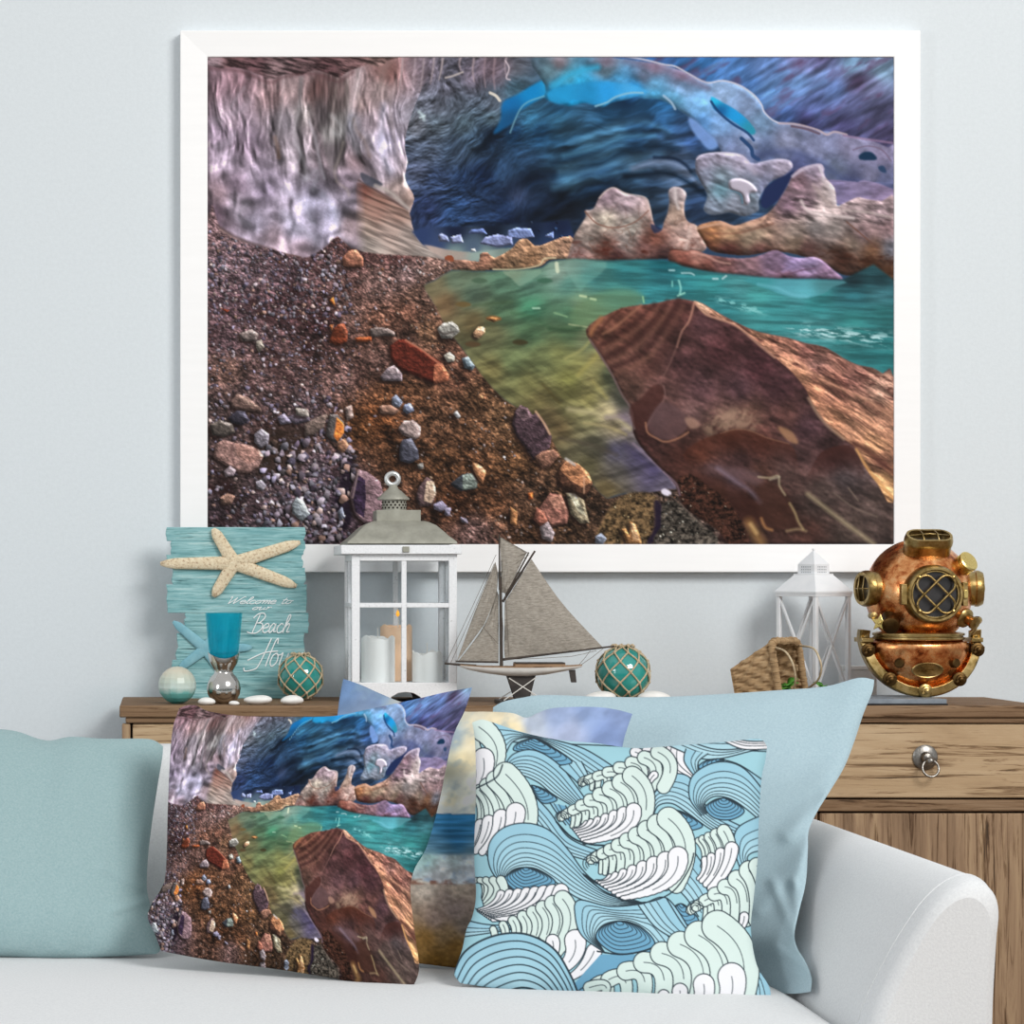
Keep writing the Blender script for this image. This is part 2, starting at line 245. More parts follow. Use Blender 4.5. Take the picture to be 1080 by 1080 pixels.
    a.put(a.mask("447,258 470,263 500,266 530,262 560,262 540,272 505,276 470,274",2,1.2),a.idw("455,263,c4aca0 480,266,a8968c 505,270,94a8a0 540,266,7c8c84"),.9)
    bar=a.mask("468,275 490,274 505,276 506,268 514,266 522,272 540,262 543,258 548,253 556,252 564,259 573,258 585,253 602,249 610,262 606,272 590,273 577,275 570,281 545,284 520,285 478,285",2)
    a.put(bar,a.idw("480,279,7a5c50 510,270,946a58 530,278,84644e 550,262,a07c62 560,272,8c6a50 580,264,a48268 595,262,9a7864 540,281,6e5844")); a.emboss(bar,N(9,7,4),.2); a.relief(bar,2.5,.4); a.shade(bar,.15*N(5,4,4)); a.line("520,284 545,284 568,280 574,273 586,272",1.6,"d4c4a0",.85); a.put(a.mask("469,271 476,269 479,275 471,277",2),"8c4c34")
    # ---- rocks on the far shore
    def region(poly,spec,tex,sm=3,soft=.4,e=5.):
        m=a.mask(poly,sm,soft); a.put(m,a.idw(spec,1.6,e))
        for t,f in tex: a.shade(m,f*.7*np.clip(t*1.5,-1,1))
        a.emboss(m,N(20,12,3,20,None,.5),.11); a.relief(m,3.,.4); a.sat(m,.95,.9)
        return m
    berg=region("734,168 740,163 760,161 780,163 790,171 800,172 820,168 833,170 836,176 828,184 815,190 806,200 800,212 800,222 785,228 770,224 758,226 748,226 742,220 746,206 738,190 734,180","742,170,a49cb4 760,166,aca4bc 780,170,a8a0b8 800,178,9a92ac 825,175,a49ab0 745,185,8a90a8 760,185,7e90a0 760,200,5f8494 775,215,8c92a4 750,218,8a96ac 795,190,8890a8 790,205,7c8c9c 805,195,7c80a0",((N(10,8,4),.16),))
    a.line("735,168 742,163 760,161 780,163 790,171",1.4,"ccc4d8",.9); a.line("800,172 820,168 833,170 835,176",1.2,"ccc4d8",.8); a.line("783,166 790,174 796,182",5,"c4b8cc",.5,3)
    m=a.mask("769,191 776,188 785,189 794,194 799,202 790,204 791,213 785,216 782,205 770,200",3,.4); a.put(m,"b4acbc"); a.relief(m,2.5,.6); a.line("771,201 781,205 783,214",2,"54788c",.7)
    a.put(a.mask("802,214 806,200 816,191 828,185 838,180 830,196 822,210 808,220",2,.8),"1e2a50"); a.put(a.mask("870,192 885,190 905,192 912,190 943,200 943,216 884,216",2,.8),a.idw("880,200,7a7298 905,196,8c80a4 930,206,8a7a9c 895,208,746a8c")); a.shade(a.mask("870,192 943,192 943,216 884,216"),.2*N(14,6,3))
    rA=region("600,268 605,250 612,238 618,228 617,222 626,220 632,208 640,200 648,198 658,203 668,206 680,208 685,216 688,230 692,240 698,242 700,235 704,225 706,212 705,202 710,197 718,198 724,204 722,214 722,226 726,234 735,238 742,250 745,262 730,269 700,273 640,275 600,277","640,208,a08894 660,212,b49ea8 640,232,b4a89a 665,240,aca49c 620,250,a4948c 640,262,7c5248 680,262,7a5450 690,252,7c4c40 712,205,b0a0a4 712,225,ac9284 725,250,c4a49c 720,262,a4847c 608,268,7a5a58 650,270,583434 700,271,402a2c 660,256,988c88 602,262,a89490",((N(9,9,4),.2),(N(16,4,4,-20),.14)))
    rg=1-np.abs(N(16,12,2,15))*3; a.put(rA*np.clip(rg-.6,0,1)*np.clip((a.YY-205)/40,0,1),"5a3428",.8); a.put(rA*np.clip(N(10,5,4)-.15,0,1)*np.clip((a.YY-246)/14,0,1),"4c241c",.9)
    a.line("617,223 630,236 650,240 670,234 684,222",1.4,"7a5448",.8); a.line("632,209 640,201 648,198 660,204 680,208 685,217 688,232",1.4,"d4c0b8",.7); a.line("712,200 713,212 716,220",3,"dcd0d0",.7,1.5); a.line("728,240 726,252 724,262",3,"dcc4bc",.6,2); a.put(a.mask("686,236 696,240 698,243 690,246",2,1),"1c2848",.8)
    rB=region("735,240 745,235 760,233 775,238 790,233 805,228 815,220 822,210 830,197 836,185 845,177 862,173 868,175 870,186 880,198 882,212 884,217 895,212 905,208 915,210 930,212 945,211 945,298 920,292 890,290 870,279 850,271 820,265 790,269 770,268 750,264 741,252","845,190,8a6c78 855,180,a898b0 850,210,88707c 830,215,826878 800,232,b48878 770,236,c48e74 875,205,bcacac 870,220,c8b4b4 900,222,b09a9e 930,225,a48e94 860,240,938a8a 840,245,908078 800,246,a48e7a 770,246,ac8c6c 790,252,8c7a68 750,247,b07850 880,240,928784 910,247,8a7074 935,240,907478 900,257,867468 850,262,6c4a48 800,264,5c3a38 770,263,562e2a 920,264,6c4c38 940,262,747480 890,272,44281f 920,282,5a3420 940,288,4c3020 765,270,3c2024 745,258,7c4834 915,290,1c1414 840,256,86705f",((N(22,5,4,8),.12),(N(6,4,3),.12)))
    up=a.mask("800,236 815,226 830,215 845,205 860,212 880,216 900,212 945,214 945,236 905,236 870,234 850,238 830,236",3,2); a.shade(up,.5*np.clip(N(16,4,4,14)*1.5,-1,1)*.7)
    a.line("735,241 760,236 776,240 800,235 806,230",2.4,"dcb098",.7,1.2); a.line("745,246 775,246 800,240 815,236",2,"6a4438",.6,1.4); a.line("836,186 848,178 863,174 868,178",3,"bfb4c8",.8,1.2); a.line("864,176 869,188",2.4,"d4ccd8",.8,1)
    a.line("845,212 852,222 866,226 884,228 900,230",3,"dccccc",.8,1.5); a.line("868,190 876,200 880,214",4,"c8bcc0",.6,2); a.line("858,195 866,206 878,218",3,"c4b0ac",.5,2); a.line("890,222 915,224 943,230",2,"ccbcb8",.6,1.2); a.line("893,234 912,250 925,262",1.4,"6a4a40",.9)
    a.put(rB*np.clip(N(14,5,4)-.1,0,1)*np.clip((a.YY-255)/16,0,1),"33190f",.85)
    rC=region("706,266 712,264 722,265 733,264 745,268 756,270 770,272 790,272 805,268 812,265 820,264 832,270 845,272 858,271 868,275 878,284 889,295 860,294 820,294 780,290 750,287 720,281 706,277","715,270,8a5448 735,270,ac786c 722,278,6c3c34 760,280,845858 790,280,84646c 815,274,8a708c 835,280,9a86b4 855,278,9682a8 870,289,886c88 830,291,745260 745,282,6a4038",((N(16,5,4,-14),.22),))
    a.line("730,266 745,270 758,276 770,278",2,"c4988c",.7,1); a.line("826,286 840,279 858,276",3,"a894c4",.6,2); a.line("830,290 845,285 860,283",1.6,"60445a",.6)
    # ---- lake
    lake=a.mask("476,285 500,286 545,285 572,282 580,276 606,273 640,275 700,274 720,281 750,287 780,290 820,294 889,295 945,297 945,574 720,574 690,540 660,520 640,526 625,512 610,497 590,482 580,462 568,446 545,430 530,420 512,402 500,386 486,366 470,346 460,326 450,310 446,301 458,296",2,1.6)
    lk=a.idw("460,300,6c6448 480,295,5c6e58 470,320,7c6040 500,310,56705c 530,300,527a62 560,300,4f7c68 560,325,3e8462 530,330,4c6e50 500,340,6c5c3a 520,350,6a6a46 560,350,4a6c4a 540,380,68764a 570,380,707a4a 520,390,70683c 560,405,6c6a3c 600,300,4c8478 590,288,84a090 600,330,4c7e5e 610,320,6a8a6a 600,350,4c6a48 590,375,7c8048 620,360,74805a 600,400,80803f 630,380,9a9056 642,395,444c38 625,290,3a8484 660,290,287c82 700,290,247480 650,305,3c8c88 690,308,2c8890 720,300,288890 750,305,2c8c90 780,300,3c8c90 800,310,3a9a9a 760,322,2a8088 820,325,30888c 860,320,2a8488 900,310,2a7480 930,310,3a7c88 900,340,2c8484 860,345,3a8c90 930,372,24787c 920,382,267478 930,330,2a7a7c 840,308,3e949c 620,420,888048 600,430,6c6840 620,442,8c8658 640,436,b4a478 660,440,7c6c78 570,420,6a6038 590,450,5c4c30 630,470,605c48 650,475,54506a 670,485,4c4660 650,500,55504a 690,500,504868 620,490,5a5438 640,515,6a5a38 700,510,5c5468 665,450,8a7c80 650,450,8a7c58 610,385,8c8a4c 625,400,908850 655,420,4c4c40 600,415,74703c 580,440,6a5a3a 700,281,10606c 930,299,1c3c44 900,298,1a3038")
    a.put(lake,lk)
    hz=np.clip((a.XX-560)/60,0,1)*np.clip((400-a.YY)/20,0,1)
    a.shade(lake*hz,.16*np.clip(N(34,3.5,4,2)*1.5,-1,1)); a.shade(lake*(1-hz),.2*np.clip(N(26,6,4,-14)*1.4,-1,1))
    a.shade(lake*(1-hz)*np.clip((a.YY-350)/40,0,1),.13*np.clip(N(26,5,4,32)*1.5,-1,1))
    a.sat(lake,.84,.96)
    a.put(lake*a.mask("790,294 889,296 878,303 868,310 850,314 830,312 812,306 795,300",3,1),a.idw("800,299,3c9098 830,304,58a4b4 850,311,62b4c4 870,302,4f8890"),.75); a.line("800,300 820,304 836,311 852,313",3,"74c0d0",.5,1.6)
    a.put(lake*a.mask("530,285 570,284 566,292 556,298 548,302 540,294",2,1.2),a.idw("545,288,8c9c84 555,296,7ca08c"),.7); a.put(lake*a.mask("600,275 640,276 632,290 618,300 612,308 604,296 596,284",2,1.5),a.idw("610,280,88a498 620,295,6aa498"),.5)
    a.put(lake*a.mask("612,318 640,306 668,306 680,316 660,330 635,336 615,345 600,335",3,4),"6c8a62",.55)
    fo=N(9,2.2,4,6); band=np.exp(-((a.YY-(346+(a.XX-828)*.12))/7)**2)*np.clip((a.XX-824)/20,0,1); a.put(lake*band*np.clip(fo*1.4+.25,0,1),"bfe4e8",.95)
    band=np.exp(-((a.YY-(316+(a.XX-757)*.28))/4)**2)*np.clip((a.XX-752)/8,0,1)*np.clip((812-a.XX)/16,0,1); a.put(lake*band*np.clip(N(6,2.2,3,10)*1.4+.2,0,1),"8cd0d0",.8)
    for p,w,c in (("612,312 618,313",2.5,"c0d4a8"),("623,315 628,316",2.4,"b4cca0"),("562,325 569,325",1.6,"c0e4c8"),("716,296 718,304 717,310",2,"90d4cc"),("709,297 709,302",1.6,"80ccc4"),("715,312 722,309",1.8,"a0e0cc"),("678,313 679,319",1.4,"a8d8a0"),("719,288 728,288 732,290",1.6,"b0d0d4"),("706,285 711,285",2,"a4ccd0"),("752,294 757,294",1.8,"c0dce0"),("587,278 588,286",4,"d4dcc0"),("762,294 766,291",1.6,"c8dce0"),("600,342 620,345",1.2,"a8b088"),("585,330 598,334",2,"7fa47c")): a.line(p,w,c,.85,.8)
    for p,w,c,al in (("580,347 600,348 612,346",4,"28402c",.6),("540,330 560,334 580,346",3,"3c5c40",.4),("500,322 540,318",3,"44583c",.4),("596,378 612,370 622,360",3,"a8a468",.6),("610,395 630,375",5,"b0a45c",.5),("625,402 640,420",4,"b4a868",.5),("600,432 630,436 648,440 664,452",5,"c8bc90",.65),("616,446 640,450 660,458",3,"b8a878",.55),("668,468 690,488 704,500 712,512",2.6,"8a7888",.8),("640,440 655,440 668,446",5,"8c7c8a",.5),("648,405 654,416 656,428",9,"3a3c34",.5),("660,470 690,496",7,"443c62",.4),("572,405 590,425",3,"4a4024",.5),("590,462 625,470 650,480",4,"4a4238",.5)): a.line(p,w,c,al,w*.5)
    for x,y,c in ((488,321,"6a5634"),(548,361,"3c3420"),(520,336,"8c5c34"),(498,363,"54402c"),(574,296,"3c6450"),(505,296,"48604c")): a.put(a.mask([(x-8,y),(x-2,y-3),(x+6,y-2),(x+9,y+1),(x,y+3)],3,.6),c,.85)
    # ---- gravel shore
    shore=a.mask("219,232 232,243 258,256 290,264 318,272 332,268 346,258 356,249 370,262 400,268 440,270 470,274 480,280 470,288 456,296 447,301 452,312 461,326 471,346 486,366 501,386 513,402 531,421 547,431 570,447 582,463 592,482 611,497 627,514 640,526 655,522 690,519 720,516 750,540 790,574 219,576",2,.7)
    a.put(shore,a.idw("230,250,8c7478 225,270,6c5c64 260,280,6c5c64 300,290,5e4c54 340,280,5c4648 380,262,5c3e3c 420,268,583a38 400,300,7c645c 430,290,7c6a68 460,285,80685c 250,320,58464e 300,330,4c363a 340,340,3c2628 330,370,42302e 280,360,584648 240,360,5c4a50 240,390,6c5448 300,390,5a4846 370,330,6a5248 400,340,74503c 430,330,6c4a38 450,350,74583c 400,380,5c463e 360,400,66504a 430,360,5c4236 470,380,5c4030 410,420,704828 440,420,64442a 480,400,5c3e2c 500,420,5e442a 460,440,60442c 400,440,5c3618 380,450,5c3a1c 500,450,60442a 530,440,644c2f 260,420,5c4c4c 230,440,4a3e3c 320,430,5c4e52 290,470,3c2e28 240,510,3c3230 230,540,40363c 280,520,54484e 340,500,605662 320,540,544850 360,530,4c4250 300,560,484048 420,480,4e341e 470,490,583c22 500,500,5e3e22 540,490,604426 480,530,50321c 520,530,543821 560,520,55402c 500,560,6c5650 560,560,4a3420 600,560,40301f 640,560,443424 680,560,40362c 720,560,423a34 470,330,74543c 460,310,6c584c 440,310,6c5444"))
    g=N(4,3,4,0,None,.75); g2=N(2.2,1.6,2,0,None,.8); cl=N(9,6,4,30,None,.7)
    a.shade(shore,.3*np.clip(cl*1.5,-1,.9)); a.shade(shore,.32*np.clip(g*1.3,-1,1)); a.shade(shore,.28*g2); a.shade(shore*np.clip((a.XX-380)/40,0,1)*np.clip((a.YY-300)/60,0,1),.32*np.clip(N(13,8,3,35,None,.7)*1.5,-1,.7)); a.emboss(shore,N(9,6,4,28,None,.65),.17); a.emboss(shore,N(3,2.2,3,0,None,.7),.16); a.sat(shore,.72,.93,(1.06,.965,.97))
    a.put(shore*np.clip(N(30,14,3,35)-.35,0,1)*np.clip((400-a.XX)/40,0,1),"2a1818",.8)
    pal1="9088a0 8a7c88 a89aa0 746874 b0a4b0 5c5060 9c7c70 84808c 6c6478 b49c98"; pal2="8c7c78 a08c80 6c5448 9c6c50 b0a0a0 7c6858 5a4030"
    L=np.clip((400-a.XX)/60,0,1)
    a.scatter(shore*L*np.clip((a.YY-236)/20,0,1)*np.clip((420-a.YY)/40,.15,1),1100,.7,2.4,pal1,.6,.4,2); a.scatter(shore*(1-L*.8)*(a.YY>262),800,.6,1.9,pal2,.55,.4,2)
    a.scatter(shore*a.mask("228,255 360,270 380,330 300,340 219,320 219,262"),420,1,3.4,pal1,.5,.4,2); a.scatter(shore*a.mask("395,275 440,272 478,282 450,300 430,312 400,300"),220,.8,2.2,"a498a0 bcb0b4 8c7c80 d0c4c4",.5)
    a.scatter(shore*a.mask("219,405 360,400 372,470 372,574 219,574"),520,1,3.4,pal1,.6,.45,2)
    a.put(a.mask("280,455 330,452 320,490 285,505 268,498",3,3),"33261f",.55); a.put(a.mask("370,480 374,505 372,545 360,560 352,530 358,508",3,2.5),"18101c",.85)
    a.scatter(a.mask("275,470 340,452 372,452 376,500 356,574 270,574 280,530"),330,2,6,pal1,.8,.45,1.6)
    a.scatter(a.mask("320,555 370,545 365,574 318,574"),70,1.5,4,"b0a8b8 8c8498 c4b8bc a07c78",.7,.4)
    a.scatter(shore*a.mask("470,555 560,545 560,574 470,574"),90,1,3,"a09090 8c7c7c b8a49c 6c544c",.6); a.scatter(shore*a.mask("480,440 560,470 560,510 500,470"),70,.8,2.4,"a8a0a8 8c8890 c4bcbc",.5)
    rn=N(6,5,4,0,None,.75)
    def rock(poly,c,hi=None,hp=None,dark=None,dp=None,tex=.22,sh=1):
        if sh: q=[(x-2.5,y+2.5) for x,y in pts_of(poly)]; a.put(a.mask(q,0,1.4),"1c1210",.75)
        m=a.mask(poly); a.put(m,hexc(c)*.88)
        if hp: a.put(a.mask(hp)*m,hexc(hi)*.92)
        if dp: a.put(a.mask(dp)*m,dark)
        a.shade(m,tex*rn*.9); a.emboss(m,rn,.16); a.relief(m,2.2,.75); a.shade(m,.14*g2); a.sat(m,.88)
    rock("361,272 368,264 376,263 383,272 383,281 370,282 362,280","a86a54","c08064","366,266 376,263 383,274 372,274")
    rock("352,346 357,342 363,341 367,350 366,360 357,365 347,361","74341f","8c4a34","357,342 363,341 367,350 366,358")
    rock("411,365 420,358 428,358 447,370 462,380 467,384 474,396 472,402 458,405 440,397 420,389 412,378","68291e","c47050","458,384 467,383 475,397 471,404 457,405")
    a.line("428,359 445,369 460,381 467,385",2,"b87860",.85,.7); rock("401,397 409,388 416,385 424,394 424,402 404,402","8c7c84","a89498","409,388 416,385 424,394 412,394")
    rock("390,347 398,345 408,346 416,350 417,355 404,354 392,356","7c6c68"); rock("461,347 467,341 477,339 483,344 485,350 476,357 466,357","b0aca4","8a8680","466,350 484,349 476,357 466,357"); a.line("463,350 470,352 478,350",1.4,"4c4440",.8)
    rock("499,351 505,344 511,345 512,350 505,357 500,355","d8a47c","e8c4a0","503,347 511,345 510,350"); rock("468,375 474,371 480,376 479,381 472,382","dcd4c4"); rock("487,378 494,376 501,386 498,391 490,388","6c7c88","8c9ca4","490,377 494,376 500,385 496,384"); rock("512,336 520,334 527,336 521,340","96643a",sh=0)
    rock("347,343 352,342 350,350","c07040"); rock("347,317 352,313 354,324","c87030"); rock("374,356 392,355 392,360 376,361","a8522c"); rock("233,325 242,327 239,330","c05030")
    rock("252,352 265,347 273,352 270,360 256,360","80706c","988884","255,352 265,347 272,352"); rock("270,360 276,358 279,366 273,372 270,366","a09488")
    rock("243,424 250,415 262,419 275,430 276,434 258,433 245,430","7c6058","94786c","250,415 275,430 262,427"); rock("240,441 250,433 258,434 263,443 256,449 244,446","3c3844","585464","250,433 258,434 262,442 254,439"); rock("221,448 232,443 245,447 248,456 236,461 224,459","605650","7a706c","232,443 245,447 240,450")
    rock("225,482 228,468 236,464 248,467 262,469 273,474 278,481 273,492 262,499 252,498 240,492","a47c74","b48478","248,467 273,474 277,482 262,490 250,480",tex=.3); a.line("246,468 244,478 248,492",1.2,"6c4c4c",.7); rock("236,497 243,491 249,496 246,502 238,503","a49098")
    rock("268,458 276,452 284,458 283,468 274,473 268,466","8c8490","a49ca8","270,455 276,452 284,458 277,460"); rock("321,448 330,442 345,436 342,450 332,458 322,460","7c6860"); rock("300,441 312,436 326,438 327,444 312,448","6c6070"); rock("312,430 325,432 326,440 312,438","acA098".lower()); rock("292,440 300,436 308,446 296,448","7c7488")
    rock("345,450 348,437 356,437 363,446 363,456 357,468 351,466 344,460","68605f","e87c34","355,440 362,446 363,456 356,466 352,460 354,450"); rock("356,466 364,462 368,470 362,478 356,474","b07c60"); rock("364,430 371,427 373,440 366,444","b49890")
    rock("313,524 320,528 327,542 318,550 308,541 308,532","9ca4ac","c0c8cc","313,525 320,528 326,541 318,538"); rock("232,525 240,520 248,523 244,532 234,532","a07868"); rock("270,508 276,506 281,512 277,518 270,515","a098a4"); rock("356,540 361,534 364,546 358,549","8c90a4")
    rock("378,495 388,498 401,508 404,520 405,545 396,552 386,553 374,543 369,522","94747c","3a2a42","376,500 385,506 386,525 384,546 375,540 371,522",tex=.35); a.line("378,496 376,506 372,525",1.6,"a48c88",.8)
    rock("420,452 426,444 436,443 444,450 443,460 437,464 424,458","b49c98","8c7878","421,452 428,456 437,464 424,459",tex=.3); rock("424,464 434,462 441,475 442,484 432,489 422,486 421,474","4c4c5a","6c6c7c","428,464 434,462 440,474 432,472"); rock("413,420 418,416 425,424 421,430 414,428","8890a8"); rock("426,427 433,425 437,433 430,437 425,434","7c84a0","98a0b8","428,426 433,425 436,431"); rock("400,428 412,427 422,433 416,437 401,436","9c7462"); rock("478,436 482,433 486,439 483,442","c8c8cc"); rock("440,490 446,488 447,494 442,495","a4a09c")
    rock("441,515 450,503 458,508 460,520 456,533 442,534 439,526","6a5254","ccac94","450,507 458,508 460,520 455,531 447,528",tex=.3); rock("475,510 488,500 498,499 504,508 503,515 486,518 479,514","3c4048","849088","488,501 498,499 504,509 502,515 488,517",tex=.3); rock("498,487 507,491 513,497 509,510 504,505 499,495","e09464","f0ac80","500,488 507,491 513,497 506,498"); rock("457,532 466,528 472,534 466,540 458,537","9890ac"); rock("469,536 476,535 474,545 469,543","a098b4"); rock("485,545 492,547 494,552 487,551","8c8498"); rock("538,534 546,540 545,555 538,552","c08050"); rock("557,520 562,519 562,526 558,527","d86c34")
    rock("543,434 549,427 556,430 562,438 566,434 575,445 582,460 580,472 570,480 563,486 553,470 545,461 540,448","503c44","6c545a","543,434 549,427 556,430 561,440 552,444",tex=.4); a.line("565,434 573,445 580,458",2.2,"d0a884",.85,.8); rock("564,482 572,476 584,474 590,480 580,492 572,494","9c6c58")
    rock("566,540 580,520 592,522 600,540 598,552 582,556","a0685a","b47c68","578,524 592,522 598,538 584,536",tex=.35); rock("597,520 606,520 616,528 620,545 622,552 612,552 602,542","94866c","c4bca0","600,521 607,521 618,544 610,540",tex=.4)
    rock("588,497 597,485 610,489 621,499 625,510 618,523 612,523 600,517 589,510","5a3a2c","bc7c54","590,495 598,485 611,489 622,500 625,508 614,514 602,507",tex=.4); a.line("597,484 606,490",3,"c8c0bc",.8,.8); a.line("616,502 616,520",1.6,"d0a080",.8)
    rock("569,556 578,550 585,562 582,572 572,568","a49498"); rock("563,548 566,535 574,540 578,550 570,555","b46c58")
    m=a.mask("636,548 650,528 668,519 690,522 697,535 694,560 690,576 630,576",3,1.5); a.put(m,"5a4832",.95); a.shade(m,.7*np.clip(g*1.2,-1,1)); a.scatter(m,140,.6,1.6,"8c7c5c a08c68 5a4a34 b0a080",.5)
    a.put(a.mask("690,528 698,533 699,556 690,572 682,572 690,556",3,1.5),"1e162a",.9)
    m=a.mask("698,532 712,528 728,542 745,556 758,576 690,576 697,556",2,.8); a.put(m,"443e38"); a.shade(m,.8*np.clip(g*1.2,-1,1)); a.scatter(m,260,.6,1.7,"8c8c88 b0aca0 5c5850 c4c0b4 6c685c",.6)
    rock("655,558 660,557 664,565 664,550 670,552 676,568 677,574 661,574","c08450","dca878","664,552 669,552 675,570 668,570"); rock("628,566 634,562 640,568 636,574 628,573","8c94a8")
    # ---- the big boulder of dirty ice
    B="618,348 628,338 640,332 655,325 672,322 690,320 703,317 715,315 730,317 741,320 756,329 776,340 800,350 830,356 850,362 870,366 890,378 905,385 920,388 931,394 945,403 945,576 772,576 760,560 736,545 719,531 713,512 701,498 691,488 676,471 668,456 668,441 665,430 655,416 648,401 640,386 630,371 622,359"
    bo=region(B,"640,345,7c4e40 660,340,643c32 690,335,603a32 720,330,55332f 740,340,5c3c40 700,360,5f3e3a 680,380,603f38 720,380,57383a 760,370,4f2f32 800,390,4a2b30 740,410,5f4145 780,410,553a40 820,410,4e3136 700,420,5e413e 665,410,62453c 690,440,5c4444 730,436,6f5250 770,442,7c5e54 790,436,6c4c42 830,440,5c3c38 850,450,4c343a 680,455,4a2a28 720,455,503430 770,462,502c24 800,470,54302a 840,480,5c4040 880,484,482e2e 890,500,504648 920,540,584844 900,560,5a4a44 860,530,4c3c38 850,560,4a302a 740,480,5c3428 780,490,604040 720,480,4c2c26 750,500,64484a 770,510,544048 800,500,4a3028 830,500,5c4440 790,530,3c2420 820,540,402822 760,520,4a3024 740,520,3a221e 770,545,302020 730,510,40261f 870,520,544440 935,560,544440",((N(16,9,4,-30),.1),(N(3,3,3),.1)),2,.5,8.); a.emboss(bo,N(46,22,2,-48),.1)
    lit=a.mask("731,317 741,320 756,329 776,340 800,350 830,356 850,362 870,366 890,378 905,385 920,388 931,394 945,403 945,530 926,511 911,491 903,473 890,463 871,446 857,426 851,412 836,393 815,375 800,362 776,343 756,336 743,331",2,.7)*bo
    a.put(lit,a.idw("740,325,d09c80 760,333,cc8e70 800,357,bc8064 830,368,8c5c4c 860,385,8a6058 880,410,8c5c4c 900,400,8a5a50 930,410,a87e6c 860,412,bc7c5c 880,440,b87c5c 900,452,ac785c 920,470,b4805c 935,440,ac785f 930,505,c4905f 930,490,6a4438 937,522,cc9464 830,385,b88062 845,395,bc8060 850,372,805048"))
    wx=N(50,30,3)*6; a.shade(lit,.36*np.clip(N(26,4.5,4,30,(wx,wx))*1.6,-1,1)); a.put(lit*np.clip(N(14,5,3,24,(wx,wx))*1.3-.25,0,1)*np.clip(1-(a.YY-(345+(a.XX-760)*.42))/40,0,1),"5a342e",.85); a.emboss(lit,N(15,5,3,28,(wx,wx)),.13); a.sat(lit,.86); a.shade(lit,.1*g2)
    a.line("733,319 744,331 757,336 777,344 801,364 817,377",2.4,"cc9c84",.7,1.2); a.line("853,420 862,436 874,450 890,463",3,"b09078",.7,1.5); a.line("850,408 880,428 910,446 943,466",3,"5c3a34",.4,2); a.line("900,468 918,478 943,500",6,"4c2c26",.75,2.5); a.line("903,474 915,494 930,512 943,527",2.6,"dca468",.8,1.2); a.line("845,385 870,402 910,420 943,440",3,"d09a7c",.5,2)
    for p in ("690,321 672,338 652,352 634,364","704,318 684,344 662,364 637,378","716,317 700,344 678,372 644,389"): a.line(p,4.5,"38201e",.6,2.4); q=[(x+4,y+6) for x,y in pts_of(p)]; a.line(q,4,"86605a" if 0 else "7c5548",.5,2.5)
    a.line("676,322 650,344 636,352",3,"a8745c",.6,1.6); a.line("634,336 626,346 623,352",5,"a8704c",.7,2); a.line("656,326 640,340 632,352",3,"4a2a22",.6,1.4); a.line("732,320 727,338 719,350 714,366",2.4,"c08c78",.8,1.2,5,.8); a.line("719,350 708,380 697,402",1.6,"7c5a54",.6,1.2); a.line("622,358 634,376 645,394 656,416 666,432 669,452",2,"8c7878",.6,1)
    a.line("716,317 708,344 700,370 680,395",7,"4a2c2a",.4,4)
    a.put(a.mask("664,430 676,420 690,406 700,410 698,424 686,440 676,452 668,448",3,2),"442622",.75); a.line("700,407 701,420 690,436 682,450",1.6,"7c5c58",.7,1)
    m=a.mask("683,450 690,432 700,424 715,430 725,442 722,455 706,464 692,462",3,2); a.put(m,"5e4648",.7); a.line("681,446 683,456 692,462 702,466 716,462 726,456",1.8,"b07c60",.75,1)
    a.put(a.mask("722,442 728,440 736,444 738,450 728,452",3,2),"a07c6c",.8); a.put(a.mask("744,438 760,432 790,432 800,440 798,454 780,452 764,456 750,462 742,452",3,4)*np.clip(N(10,6,3,-50)*.8+.6,0,1),"a88a74",.6); a.put(a.mask("820,450 835,455 842,468 830,464",3,1.5),"b08460",.7)
    m=a.mask("720,480 740,464 760,457 775,453 790,454 810,462 832,468 840,480 842,505 830,502 812,492 790,488 765,488 740,496",3,1.2)*np.clip(1.15-(a.YY-(452+((a.XX-782)/62)**2*16))/26,0,1); a.put(m,"4e261a",.55); a.line("760,457 775,453 790,454 810,462 832,468",1.2,"8a6450",.6,.8)
    m=a.mask("850,512 862,482 872,474 886,470 900,473 912,500 895,508 875,512",3,1.2)*np.clip(1.1-(a.YY-(470+np.abs(a.XX-886)*.25))/30,0,1); a.put(m,"40231f",.75)
    a.put(a.mask("742,490 768,492 800,498 806,512 790,510 765,500",3,3),"6c5458",.6); a.line("757,494 775,507 790,517 802,530",4,"8a7a8c",.55,2.4)
    a.put(a.mask("732,500 760,505 788,522 802,535 800,552 770,548 745,530",3,4),"3a1f18",.6); a.put(a.mask("800,510 822,512 834,530 842,552 830,558 805,556 800,535",3,3.5),"422820",.6)
    for p,w,c in (("800,503 812,504 821,502 822,512 828,522",2.2,"dcd0a8"),("833,531 838,540 842,550 847,558",2.6,"d8c48c"),("852,521 866,532 880,543 900,558 922,574",4.5,"ccbc94"),("803,547 807,556 814,559",3,"e8a868"),("812,506 822,503",2,"c8c0a8"),("790,552 796,562 803,573",10,"c89858"),("792,553 798,562",4,"ecc888"),("830,560 842,558 850,560",3,"b8a078"),("880,520 900,535 925,545",2,"7c6c60"),("895,515 905,528",1.6,"8c7c6c")): a.line(p,w*.8,c,.6,w*.55)
    m=a.mask("713,508 728,500 745,512 770,530 785,556 790,576 770,576 758,560 736,545 720,531",2,1.5); a.put(m,"342019",.9); a.shade(m,.8*np.clip(g*1.2,-1,1)); a.scatter(m,120,.6,1.8,"7c6050 8c7464 503828 a08c7c",.5); a.scatter(a.mask("760,545 790,545 790,572 765,572"),50,1,2.6,"8c7468 a89484 503c34",.6)
